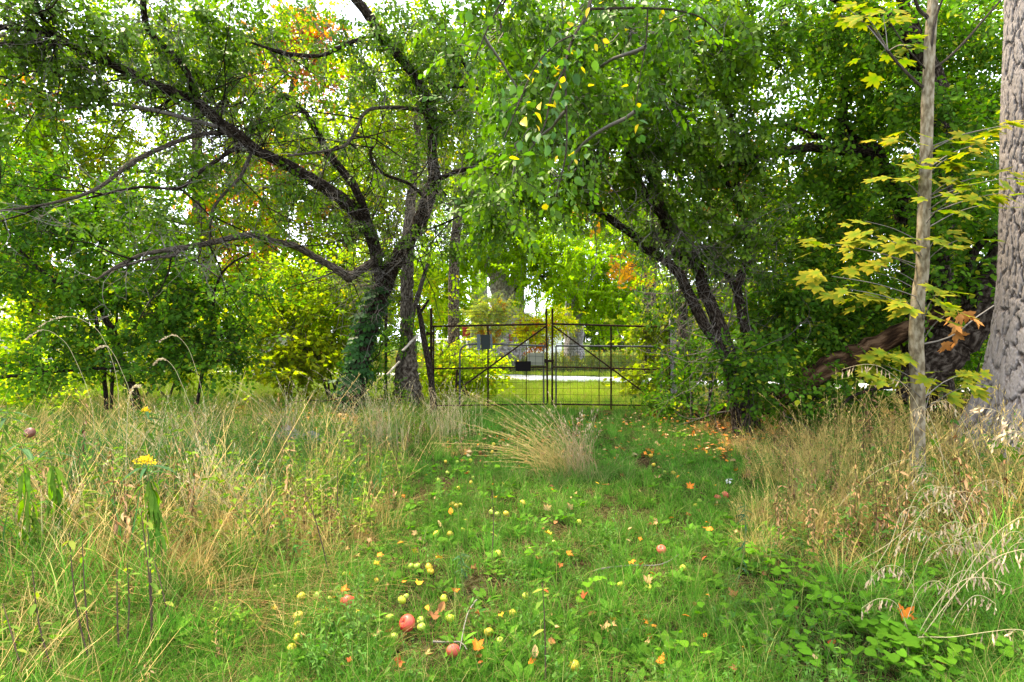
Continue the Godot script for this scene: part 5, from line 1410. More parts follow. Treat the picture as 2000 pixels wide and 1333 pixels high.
			if left:
				if d < 3.6 and r < 0.72:
					kind = rng.randi() % 3 if rng.randf() < 0.55 else (12 + rng.randi() % 2 if rng.randf() < 0.6 else 3 + rng.randi() % 3)
				elif d < 5.2 and r < 0.5 * dryness:
					kind = 12 + rng.randi() % 2 if rng.randf() < 0.6 else 6 + rng.randi() % 3
				elif rng.randf() < 0.3:
					continue
				elif r < 0.36:
					kind = 3 + rng.randi() % 3
				elif r < 0.38 + 0.12 * dryness * dryness * 2.0:
					kind = 6 + rng.randi() % 3
				elif r < 0.60 and d > 3.6:
					kind = 9 + rng.randi() % 3 if rng.randf() < 0.55 * dryness else (23 if rng.randf() < 0.2 else 3 + rng.randi() % 3)
				elif r < 0.67 and x < -1.7 and d > 3.4:
					kind = 14 + rng.randi() % 2
				elif r < 0.76:
					kind = 20 + rng.randi() % 2 if rng.randf() < 0.8 else 22
				elif r < 0.775:
					kind = 23
				elif r < 0.90:
					kind = rng.randi() % 3
				else:
					kind = 18 + rng.randi() % 2
			else:
				if d < 3.6 and r < 0.7:
					kind = 3 + rng.randi() % 3 if r < 0.2 else (rng.randi() % 3 if r < 0.5 else 18 + rng.randi() % 2)
				elif r < 0.26 + 0.26 * dryness:
					kind = 6 + rng.randi() % 3
				elif r < 0.56 and d > 3.8:
					kind = 9 + rng.randi() % 3 if rng.randf() < 0.7 else 22
				elif r < 0.70:
					kind = 3 + rng.randi() % 3
				elif r < 0.84:
					kind = rng.randi() % 3
				elif r < 0.92:
					kind = 20
				else:
					kind = 12 + rng.randi() % 2
			s = rf(0.55, 1.25) * lerpf(0.65, 1.0, edge) * (1.0 + 0.35 * nz3)
			if d < 3.0 and kind >= 3 and kind < 18:
				s *= 0.6
			if kind >= 20 and kind < 23 and d < 3.6:
				s *= 0.4
			if kind == 23 and d < 4.0:
				s *= 0.6
			if left and d > 7.0:
				s *= 0.8
		# the weed bed at the lower right and the bare spots by the red apples stay open
		if d < 4.3 and x > 0.46 * d and x < 0.80 * d and kind < 18 and rng.randf() < 0.7:
			continue
		if d < 3.4 and x > -0.24 * d and x < -0.02 * d and rng.randf() < 0.45:
			continue
		# the shaded floor under the right-hand thicket stays thin
		if x > 3.2 and d > 7.2 and rng.randf() < 0.72:
			continue
		if x < -2.6 and x > -4.4 and d > 9.6 and rng.randf() < 0.6:
			continue
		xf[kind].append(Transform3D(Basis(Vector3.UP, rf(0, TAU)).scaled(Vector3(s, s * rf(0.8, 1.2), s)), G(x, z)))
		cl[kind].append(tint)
	# the matted straw before the goldenrod, and the broad blades behind it
	for i in 300:
		var x := -2.55 + rng.randfn() * 0.55
		var d := 3.95 + rng.randfn() * 0.5
		var kind: int = [12, 13, 6, 7, 23, 12][rng.randi() % 6]
		var s := rf(0.5, 1.0)
		var q := rf(0.75, 1.3)
		xf[kind].append(Transform3D(Basis(Vector3.UP, rf(0, TAU)).rotated(Vector3(rng.randfn(), 0, rng.randfn()).normalized(), rf(0, 0.35)).scaled(Vector3(s, s, s)), G(x, -d) + Vector3(0, rf(0.0, 0.1), 0)))
		cl[kind].append(Color(q, q, q))
	for i in 210:
		var x := -3.4 + rng.randfn() * 0.7
		var d := 5.4 + rng.randfn() * 0.8
		var kind := 14 + rng.randi() % 2
		var s := rf(0.7, 1.25)
		var q := rf(0.8, 1.3)
		xf[kind].append(Transform3D(Basis(Vector3.UP, rf(0, TAU)).rotated(Vector3(rng.randfn(), 0, rng.randfn()).normalized(), rf(0, 0.3)).scaled(Vector3(s, s, s)), G(x, -d)))
		cl[kind].append(Color(q, q, q))
	# the mown lawn behind the gate
	for i in 11000:
		var d := 12.4 + 14.0 * pow(rng.randf(), 1.2)
		var x := rf(-0.75, 0.6) * d
		if d > 23.4 - x * 0.44 - 1.9 and d < 23.4 - x * 0.44 + 1.9:
			continue
		if d > 23.4 - x * 0.44 and rng.randf() < 0.5:
			continue
		var kind := 16 + rng.randi() % 2
		var s := rf(0.8, 1.6)
		var q := rf(0.85, 1.35) * (1.0 + 0.3 * lump.get_noise_2d(x * 0.8, d * 0.8))
		if d < 13.6 and rng.randf() < 0.4:
			kind = 3 + rng.randi() % 3
			s = rf(0.7, 1.1)
		xf[kind].append(Transform3D(Basis(Vector3.UP, rf(0, TAU)).scaled(Vector3(s, s, s)), G(x, -d)))
		cl[kind].append(Color(q * 1.1, q, q))
	var names := ["track_grass", "track_grass", "track_grass", "long_grass", "long_grass", "long_grass", "dry_grass", "dry_grass", "dry_grass", "dry_grass_stems", "dry_grass_stems", "dry_grass_stems", "flattened_straw", "flattened_straw", "broad_grass", "broad_grass", "lawn_grass", "lawn_grass", "ground_herbs", "ground_herbs", "leafy_weeds", "leafy_weeds", "withered_weeds", "loose_straw"]
	var say := {"track_grass": "short green grass of the track between the fallen apples", "long_grass": "long arching green grass along the edges of the track", "dry_grass": "tan dry grass standing on both sides of the track", "dry_grass_stems": "thin straw-coloured grass stems with small plumes", "flattened_straw": "flattened straw on the left foreground", "broad_grass": "blue-green broad-bladed grass in the left foreground", "lawn_grass": "sunlit lawn behind the gate", "ground_herbs": "small broad-leaved herbs in the track", "leafy_weeds": "leafy green weeds mixed into the tall grass", "loose_straw": "long loose straw stalks leaning every way in the tall grass", "withered_weeds": "brown withered weeds in the tall grass"}
	for i in kinds.size():
		if xf[i].size():
			var o := multi(names[i], kinds[i], xf[i], cl[i], self)
			o.set_meta("label", say[names[i]])
			o.set_meta("category", "grass")

func clumps() -> void:
	# the big dry clump in the middle of the track, leaning left
	var at := G(0.56, -6.1)
	var t := thing("grass_clump", "big dry grass clump leaning left in the middle of the track", "grass clump", at)
	var xf := []
	var cl := []
	var a := [stems(11, 0.74, 0.12, Vector3(-0.6, 0, 0.05), Color(0.36, 0.28, 0.10), Color(0.40, 0.32, 0.16), M.straw), stems(12, 0.66, 0.12, Vector3(-0.12, 0, 0.05), Color(0.34, 0.26, 0.13), Color(0.42, 0.34, 0.22), M.straw)]
	for k in 2:
		xf = []
		cl = []
		for i in 11 if k == 0 else 8:
			var p := at + Vector3(rng.randfn() * (0.13 if k == 0 else 0.1) + (0.0 if k == 0 else 0.22), 0, rng.randfn() * 0.1)
			xf.append(Transform3D(Basis(Vector3.UP, rf(-0.6, 0.6)).rotated(Vector3(0, 0, 1), rf(-0.15, 0.35)).scaled(Vector3.ONE * rf(0.6, 1.5)), p))
			var q := rf(0.7, 1.15)
			cl.append(Color(q, q, q))
		multi("stems", a[k], xf, cl, t)
	xf = []
	cl = []
	var gr := tuft(26, 0.34, 0.1, 0.006, 0.8, Color(0.05, 0.11, 0.02), Color(0.09, 0.17, 0.03), Color(0.4, 0.3, 0.15), 0.2, M.grass, 4)
	for i in 46:
		xf.append(Transform3D(Basis(Vector3.UP, rf(0, TAU)).scaled(Vector3.ONE * rf(0.7, 1.1)), at + Vector3(0.15 + rng.randfn() * 0.3, 0, 0.1 + rng.randfn() * 0.18)))
		var q := rf(0.8, 1.2)
		cl.append(Color(q, q, q))
	multi("green_blades", gr, xf, cl, t)
	# loose straw stems standing at the foot of the apple tree
	for q in [[-2.15, -4.2, 16, 0.7, "golden straw clump at the right end of the flattened straw"], [-3.0, -3.9, 12, 0.6, "low straw clump below the goldenrod"], [-3.6, -6.2, 12, 0.9, "straw clump before the bent left shrub"], [-1.75, -7.6, 26, 1.02, "pale straw stems fanning up before the leaning apple trunk"], [-0.95, -8.6, 24, 0.95, "pale straw stems in front of the leaning wooden pole"], [-2.6, -6.6, 16, 0.95, "pale straw stems left of the dark object in the grass"], [-3.1, -4.9, 14, 0.85, "thick straw clump right of the goldenrod"]]:
		var o := thing("straw_clump", q[4], "grass clump", G(q[0], q[1]), "straw clumps on the left")
		var ms := []
		for k in 2:
			ms.append(stems(9, q[3], 0.16, Vector3(0.18 - 0.4 * k, 0, 0.05), Color(0.42, 0.34, 0.18), Color(0.46, 0.37, 0.22), M.straw))
		for k in 2:
			xf = []
			cl = []
			for i in int(q[2] / 4):
				xf.append(Transform3D(Basis(Vector3.UP, rf(-0.6, 0.6)).scaled(Vector3.ONE * rf(0.8, 1.15)), o.position + Vector3(rng.randfn() * 0.25, 0, rng.randfn() * 0.2)))
				var g := rf(0.8, 1.3)
				cl.append(Color(g, g, g))
			multi("stems", ms[k], xf, cl, o)

# an arching brome stalk with hanging spikelets; P to Q is the sweep of the stalk
func brome(label: String, foot: Vector3, rows: Array, spikes: int, l: float, c: Color, sidew: Vector3) -> void:
	var t := thing("seed_stalk", label, "grass stalk", foot)
	var run := run_at(rows, 7)
	var b := MB.new()
	b.tube(run[0], run[1], 5)
	wpart("stem", mesh_of([[b, M.straw_stem]]), t)
	var n: int = run[0].size()
	for i in spikes:
		var k := clampi(int(n * (0.55 + 0.45 * (i + 0.5) / spikes)), 0, n - 1)
		var p: Vector3 = run[0][k]
		var m := MB.new()
		var d := (Vector3(0, -0.75, 0) + sidew * rf(0.3, 1.0) + gauss(0.22)).normalized()
		var start := p + d * rf(0.005, 0.02)
		m.col = jit(c, 0.12)
		m.tube(PackedVector3Array([p, start]), PackedFloat32Array([0.0007, 0.0007]), 3, 0.0, null, false)
		var ll := l * rf(0.7, 1.15)
		for s in 5:                           # overlapping scales of the spikelet
			var e := (d + gauss(0.13)).normalized()
			m.col = jit(c, 0.14)
			m.leaf(start + d * (ll * 0.14 * s), e, rv(), ll * 0.45, ll * 0.15, 0.5, 0.05)
		wpart("spikelet", mesh_of([[m, M.straw]]), t)

func seed_stalks() -> void:
	M.straw_stem = plain(lin(0.36, 0.29, 0.16), 0.7)
	var pale := Color(0.36, 0.275, 0.165)
	var list := [
		["stalk with big pale seed spikes before the big furrowed trunk, uppermost", [[2040, 1010, 3.2], [2020, 900, 3.2], [1985, 835, 3.15], [1950, 805, 3.1], [1915, 796, 3.1]], 11, 0.07, Vector3(-0.9, 0.45, 0)],
		["stalk with drooping pale spikes low on the big furrowed trunk", [[2060, 1030, 3.1], [2030, 900, 3.1], [2000, 850, 3.1], [1970, 843, 3.05], [1945, 860, 3.0]], 11, 0.07, Vector3(-0.8, 0.1, 0)],
		["bowed stalk with brown spikes in front of the pale sapling's foot", [[1880, 960, 4.3], [1830, 870, 4.3], [1780, 770, 4.3], [1730, 722, 4.3], [1690, 712, 4.2], [1645, 722, 4.2]], 14, 0.06, Vector3(-0.1, 0, 0)],
		["nodding stalk with grey spikes just right of the sapling", [[1850, 960, 4.2], [1838, 880, 4.2], [1815, 810, 4.2], [1803, 795, 4.2], [1790, 800, 4.2]], 8, 0.055, Vector3(-0.1, 0, 0)],
		["nodding stalk with ochre spikes between sapling and big trunk", [[1930, 960, 4.2], [1895, 850, 4.2], [1860, 792, 4.2], [1835, 784, 4.2], [1818, 788, 4.2]], 9, 0.055, Vector3(0.1, 0, 0)],
		["long bent stalk crossing the straw at mid right", [[1660, 1110, 3.6], [1740, 1060, 3.6], [1820, 990, 3.5], [1880, 960, 3.5], [1930, 985, 3.5]], 10, 0.05, Vector3(0, 0, 0)],
		["stalk with a dense pale head at the right edge, above the others", [[1810, 1260, 2.9], [1880, 1130, 2.8], [1940, 1050, 2.75], [1985, 1015, 2.7], [2010, 1012, 2.7]], 12, 0.055, Vector3(0, 0, 0)],
		["stalk with a heavy pale head reaching the right edge at mid height", [[1760, 1300, 2.75], [1850, 1180, 2.7], [1930, 1100, 2.65], [1990, 1075, 2.6], [2020, 1078, 2.6]], 12, 0.055, Vector3(0, 0, 0)],
		["stalk with short spikes spread over dark leaves at lower right", [[1790, 1250, 2.75], [1830, 1180, 2.75], [1880, 1135, 2.7], [1930, 1130, 2.7], [1975, 1145, 2.7]], 9, 0.05, Vector3(0, 0, 0)],
		["low arching stalk with grey spikes in the lower right corner", [[1780, 1250, 2.65], [1860, 1245, 2.6], [1930, 1235, 2.55], [1985, 1230, 2.5], [2020, 1240, 2.5]], 10, 0.05, Vector3(-0.2, 0, 0)],
		["stalk with hanging spikes midway down the right straw bank", [[1700, 1130, 3.4], [1740, 1060, 3.4], [1760, 1005, 3.4], [1785, 990, 3.4], [1800, 1000, 3.4]], 9, 0.05, Vector3(0, 0, 0)],
		["stalk with bunched spikes in the middle of the right straw bank", [[1880, 1180, 3.1], [1900, 1090, 3.1], [1885, 1030, 3.1], [1860, 1020, 3.1], [1840, 1030, 3.1]], 10, 0.05, Vector3(0, 0, 0)],
		["stalk with two-sided spikes beside the tall green blades at right", [[1830, 1300, 2.8], [1860, 1220, 2.8], [1895, 1170, 2.8], [1920, 1165, 2.8], [1945, 1180, 2.75]], 9, 0.048, Vector3(0, 0, 0)],
		["stalk with small pale spikes at the top edge of the straw bank", [[1640, 990, 4.4], [1700, 930, 4.4], [1760, 900, 4.4], [1800, 905, 4.4], [1822, 920, 4.4]], 8, 0.045, Vector3(0, 0, 0)],
	]
	for q in list:
		var rows := []
		var first: Array = q[1][0]
		var foot := P(first[0], first[1], first[2])
		foot.y = land(foot.x, foot.z)
		rows.append([foot + Vector3(0, -0.02, 0), 0.0022])
		for i in q[1].size():
			var r: Array = q[1][i]
			rows.append([P(r[0], r[1], r[2]), lerpf(0.0018, 0.0007, float(i) / q[1].size())])
		brome(q[0], foot, rows, q[2], q[3], pale, q[4])
	for i in 18:
		var x := rf(1740, 2010)
		var y := rf(930, 1180)
		var d := lerpf(3.6, 2.75, (y - 930.0) / 250.0)
		var way: float = -1.0 if rng.randf() < 0.65 else 1.0
		var foot := P(x - way * rf(30, 90), 0, d)
		foot.y = land(foot.x, foot.z)
		var rows := [[foot, 0.0021], [P(x - way * 45.0, y + 90.0, d), 0.0017], [P(x - way * 12.0, y + 8.0, d), 0.0013], [P(x + way * 25.0, y - 8.0, d - 0.05), 0.001], [P(x + way * 60.0, y + rf(4, 34), d - 0.08), 0.0007]]
		brome(told_apart("arching dry seed stalk", x, y), foot, rows, 8 + rng.randi() % 6, rf(0.042, 0.06), pale * rf(0.8, 1.05), Vector3(way * rf(0.0, 0.5), 0, 0))
	# foxtail-like heads over the left thicket
	var fox := [
		["tall grass head arching over the left shrub, uppermost", [[230, 760, 5.5], [200, 660, 5.5], [160, 625, 5.5], [130, 619, 5.5], [100, 625, 5.5], [78, 638, 5.5]]],
		["lower arched grass head under the uppermost one at the left", [[180, 800, 5.6], [140, 690, 5.6], [110, 655, 5.6], [85, 645, 5.6], [65, 652, 5.6], [52, 662, 5.6]]],
		["short nodding grass head before the left shrub's thin stems", [[260, 800, 5.4], [235, 720, 5.4], [215, 683, 5.4], [200, 677, 5.4], [187, 683, 5.4]]],
		["arched grass head right of the left shrub", [[400, 800, 5.8], [375, 700, 5.8], [355, 665, 5.8], [335, 655, 5.8], [313, 667, 5.8]]],
		["low arched grass head above the straw, left of centre", [[380, 830, 5.5], [350, 740, 5.5], [330, 708, 5.5], [312, 702, 5.5], [300, 712, 5.5]]],
		["pale bent grass head standing over the tall green blades", [[245, 980, 4.2], [247, 850, 4.2], [250, 790, 4.2], [258, 760, 4.2], [270, 755, 4.2]]],
	]
	for q in fox:
		var t := thing("foxtail", q[0], "grass stalk", G(P(q[1][0][0], 0, q[1][0][2]).x, -q[1][0][2]))
		var ctl := [[t.position, 0.002]]
		for i in q[1].size():
			var r: Array = q[1][i]
			ctl.append([P(r[0], r[1], r[2]), 0.0016])
		var run := run_at(ctl, 7)
		var b := MB.new()
		b.tube(run[0], run[1], 4)
		wpart("stem", mesh_of([[b, M.straw_stem]]), t)
		var h := MB.new()
		var n: int = run[0].size()
		for i in 90:
			var k := clampi(int(n * rf(0.66, 1.0)), 1, n - 1)
			var d: Vector3 = ((run[0][k] - run[0][k - 1]).normalized() * 0.9 + rv() * 0.55).normalized()
			h.col = jit(Color(0.5, 0.4, 0.24), 0.15)
			h.leaflet(run[0][k] + gauss(0.003), d, rv(), 0.022, 0.006, 0.2)
		wpart("head", mesh_of([[h, M.straw]]), t)

# ---------------------------------------------------------------- fallen fruit and leaves
func apple_mesh(r: float, flat: float, c: Color, blush: Color, mottle: float) -> ArrayMesh:
	var b := MB.new()
	var rows := []
	for i in 13:
		var a := PI * i / 12.0
		var x := sin(a)
		var y := -cos(a) * flat
		y -= 0.30 * exp(-pow(x / 0.26, 2.0)) * (1.0 if y > 0 else -0.55)
		rows.append([x * r * (1.0 - 0.08 * cos(a)), (y + 0.95) * r])
	b.col = c
	b.lathe(rows, 18)
	for i in b.v.size():
		var p := b.v[i] / r
		var k := clampf(0.5 + p.x * 0.5 + lump.get_noise_3d(p.x * 9.0, p.y * 3.0, p.z * 9.0) * mottle, 0, 1)
		b.c[i] = c.lerp(blush, k)
	var st := MB.new()
	st.tube(PackedVector3Array([Vector3(0, 1.35 * r, 0), Vector3(0.05 * r, 1.75 * r, 0), Vector3(0.16 * r, 2.15 * r, 0.05 * r)]), PackedFloat32Array([0.0018, 0.0014, 0.0017]), 5)
	return mesh_of([[b, M.fruit]])

func apple_stem(r: float) -> ArrayMesh:
	var st := MB.new()
	st.tube(PackedVector3Array([Vector3(0, 1.35 * r, 0), Vector3(0.05 * r, 1.75 * r, 0), Vector3(0.16 * r, 2.15 * r, 0.05 * r)]), PackedFloat32Array([0.0018, 0.0014, 0.0017]), 5)
	return mesh_of([[st, M.twig_dark]])

func on_ground(x: float, y: float) -> Vector3:       # where the sight line through that pixel meets the ground
	var d := F * EYE / (y - 666.5)
	for i in 3:
		d = F * (EYE - land((x - 1000.0) / F * d, -d)) / (y - 666.5)
	return G((x - 1000.0) / F * d, -d)

# what the labels of small things refer to: [x, y, words] of things that are easy to find
var marks := [[680, 1188, "the pecked red apple"], [795, 1232, "the shiny dark red apple"], [1292, 1079, "the pink-red apple right of the middle"], [1410, 970, "the pair of pink apples"], [1424, 950, "the white paper scrap"], [1347, 958, "the upright orange maple leaf"], [882, 1010, "the bright orange leaf in mid-track"], [1388, 1042, "the curled orange-brown leaf"], [1768, 1226, "the large orange-yellow leaf"], [1100, 900, "the dry grass clump"], [930, 1286, "the orange-brown curled leaf at the bottom"], [1045, 1300, "the tan leaf at bottom centre"], [890, 1275, "the short grey twig"], [920, 1230, "the crooked twig"], [1066, 1180, "the lone brown stalk at bottom centre"], [1435, 1178, "the brown leaf on bare soil"], [842, 1116, "the touching pair of yellow apples"], [961, 1050, "the thin dark stalk in mid-track"], [1245, 1115, "the pale straw stem on the grass"], [660, 1000, "the yellow-green spiked stalk"], [1455, 1080, "the tall silvery weed"], [1193, 800, "the foot of the right gate leaf"], [953, 800, "the foot of the left gate leaf"], [1320, 937, "the orange leaf below the bare patch"], [902, 1090, "the feathery green weed"], [600, 1080, "the brown withered stalk"], [1443, 850, "the stems of the arching tree"], [1625, 1276, "the red-and-green leaf"], [1068, 1002, "the tan leaf on edge below the clump"], [230, 1200, "the dark weed stalks"], [1960, 880, "the green vine leaves on the big trunk"], [1793, 890, "the foot of the pale sapling"], [1985, 1150, "the right edge's lowest seed stalks"], [1870, 1050, "the middle of the right straw bank"], [1990, 1325, "the lower right corner"], [1700, 1325, "the bottom edge under the orange-yellow leaf"], [1530, 1330, "the bottom edge right of centre"], [1560, 1120, "the bare soil of the weed bed"], [1890, 1235, "the low arching seed stalk at lower right"]]
var told := {}

# LABEL + where it lies; a second or third landmark where the first is not enough
func told_apart(what: String, x: float, y: float) -> String:
	var order := []
	for m in marks:
		var far := Vector2(x - m[0], (y - m[1]) * 1.6)
		order.append([far.length(), far, m[2]])
	order.sort_custom(func(a, b): return a[0] < b[0])
	var best := ""
	for k in 9:
		var f: Vector2 = order[k][1]
		var w := ("right of " if f.x > 0 else "left of ") if absf(f.x) > absf(f.y) else ("below " if f.y > 0 else "above ")
		var how := "just " if order[k][0] < 45.0 else ""
		var s: String = what + " " + how + w + order[k][2]
		if best == "":
			best = s
		if not told.has(s):
			told[s] = true
			return s
	return best

func fruit() -> void:
	M.fruit = leafy(0.42, 0.35, Color(0, 0, 0))
	var red := [
		[680, 1188, 0.043, "red apple with a pecked side, left of the two big red apples on the track"],
		[795, 1232, 0.043, "shiny dark red apple among yellow ones near the bottom of the track"],
		[1292, 1079, 0.034, "pink-red apple in the grass right of the track's middle"],
		[1417, 968, 0.036, "pink apple at the right edge of the track below the white scrap"],
		[1402, 972, 0.03, "smaller pink apple touching the one below the white scrap"],
		[885, 1284, 0.032, "half-hidden red apple under a twig at the bottom of the track"],
	]
	for q in red:
		var at := on_ground(q[0], q[1] + 12.0)
		var t := thing("apple", q[3], "apple", at, "red windfall apples")
		var big: float = q[2]
		var col := Color(0.30, 0.008, 0.016) if big > 0.04 else Color(0.36, 0.05, 0.04)
		var body := part("fruit", apple_mesh(big, 0.9, col, col.lerp(Color(0.4, 0.10, 0.05), 0.6), 0.9), t)
		var turn := Basis.from_euler(Vector3(rf(-0.9, 0.9), rf(0, 6), rf(-1.2, 1.2)))
		body.basis = turn
		body.position = Vector3(0, big * 0.9 + 0.03, 0) - turn * Vector3(0, big, 0)
		part("stem", apple_stem(big), body)
		if q[0] == 680:                     # the side that birds have pecked
			var pk := MB.new()
			pk.col = Color(0.50, 0.30, 0.2)
			pk.lathe([[0, big * 0.10], [big * 0.25, big * 0.09], [big * 0.36, 0.0]], 9, Vector3(big * 0.25, big * 1.3, big * 0.86), Basis(Vector3(1, 0, 0), 1.3))
			part("pecked_flesh", mesh_of([[pk, M.fruit]]), t)
	# yellow-green ones: one of each look, then copies
	var protos := []
	for i in 4:
		var r: float = [0.022, 0.024, 0.021, 0.025][i]
		var c: Color = [Color(0.30, 0.33, 0.018), Color(0.38, 0.32, 0.02), Color(0.24, 0.31, 0.03), Color(0.40, 0.29, 0.02)][i]
		var m := apple_mesh(r, 0.88, c, c.lerp([Color(0.42, 0.36, 0.05), Color(0.36, 0.2, 0.03), Color(0.34, 0.36, 0.08), Color(0.26, 0.12, 0.03)][i], 0.5), 0.9)
		protos.append([m, apple_stem(r), r])
	var zones := {
		"a": ["yellow-green windfall apple in the shady grass near the dry clump", "yellow windfalls by the dry clump"],
		"b": ["yellow-green windfall apple in the middle of the track", "yellow windfalls mid-track"],
		"c": ["yellow windfall apple near the two big red apples", "yellow windfalls near the red apples"],
		"d": ["yellow windfall apple in the grass right of the track's middle", "yellow windfalls right of the middle"],
		"e": ["yellow windfall apple in the lower left grass", "yellow windfalls lower left"]}
	var spots := [[884, 901, "a"], [877, 903, "a"], [916, 894, "a"], [875, 922, "a"], [915, 920, "a"], [858, 937, "a"], [928, 934, "a"], [913, 943, "a"], [886, 948, "a"], [967, 863, "a"], [966, 869, "a"], [958, 879, "a"], [1252, 861, "a"], [1276, 888, "a"], [1285, 909, "a"], [1296, 923, "a"], [1310, 923, "a"],
		[886, 988, "b"], [893, 990, "b"], [902, 992, "b"], [967, 997, "b"], [975, 1003, "b"], [983, 1005, "b"], [904, 1023, "b"], [897, 1033, "b"], [884, 1048, "b"], [1022, 984, "b"], [854, 1054, "b"], [798, 1115, "b"], [842, 1112, "b"], [842, 1121, "b"], [820, 1116, "b"], [744, 1136, "b"], [681, 1128, "b"], [973, 1089, "b"],
		[862, 1177, "c"], [793, 1184, "c"], [708, 1192, "c"], [765, 1214, "c"], [826, 1218, "c"], [822, 1232, "c"], [878, 1218, "c"], [773, 1252, "c"], [955, 1236, "c"], [975, 1262, "c"], [995, 1203, "c"], [693, 1204, "c"], [787, 1170, "c"],
		[1082, 1060, "d"], [1365, 977, "d"], [1355, 985, "d"], [1208, 1146, "d"], [1265, 1150, "d"], [1328, 1117, "d"], [1030, 1166, "d"], [1115, 1314, "d"], [1123, 1024, "d"], [1262, 1130, "d"],
		[590, 1214, "e"], [580, 1230, "e"], [580, 1258, "e"], [577, 1282, "e"], [584, 1169, "e"], [612, 1162, "e"], [640, 1168, "e"], [545, 1160, "e"], [213, 1196, "e"]]
	var own := {[1365, 977]: "pale apple lying between two pink apples and an orange leaf", [862, 1177]: "big yellow-green apple just above the crumpled brown leaves", [826, 1218]: "yellow-green apple touching the right side of the dark red apple", [577, 1282]: "yellow apple lowest in the lower left grass", [213, 1196]: "yellow-green fruit hanging low among the dark weed stems at lower left", [1082, 1060]: "yellow apple beside an orange leaf in the middle of the track", [1022, 984]: "lone yellow apple below the dry clump", [842, 1121]: "yellow apple lower of the touching pair above the red apples", [842, 1112]: "yellow apple upper of the touching pair above the red apples"}
	for q in spots:
		var at := on_ground(q[0] + rf(-9, 9), q[1] + 7.0 + rf(-5, 5))
		var pr: Array = protos[rng.randi() % 4]
		var key := [q[0], q[1]]
		var t := thing("apple", own[key] if own.has(key) else told_apart("yellow-green apple", q[0], q[1]), "apple", at, zones[q[2]][1])
		var body := part("fruit", pr[0], t)
		var turn := Basis.from_euler(Vector3(rf(-1.2, 1.2), rf(0, 6), rf(-1.2, 1.2)))
		var s := rf(0.85, 1.2)
		body.basis = turn.scaled(Vector3.ONE * s)
		body.position = Vector3(0, pr[2] * s * 1.0 + rf(0.004, 0.024), 0) - turn * Vector3(0, pr[2] * s, 0)
		part("stem", pr[1], body)
	# a shrivelled brown one caught in the weeds at the left
	var bt := thing("apple", "shrivelled brown apple caught in the weeds at the far left", "apple", P(66, 850, 4.6))
	var bm := apple_mesh(0.042, 0.9, Color(0.09, 0.035, 0.022), Color(0.14, 0.06, 0.04), 1.2)
	part("fruit", bm, bt, "", Vector3(0, 0, 0)).rotation = Vector3(0.5, 1, 0.9)

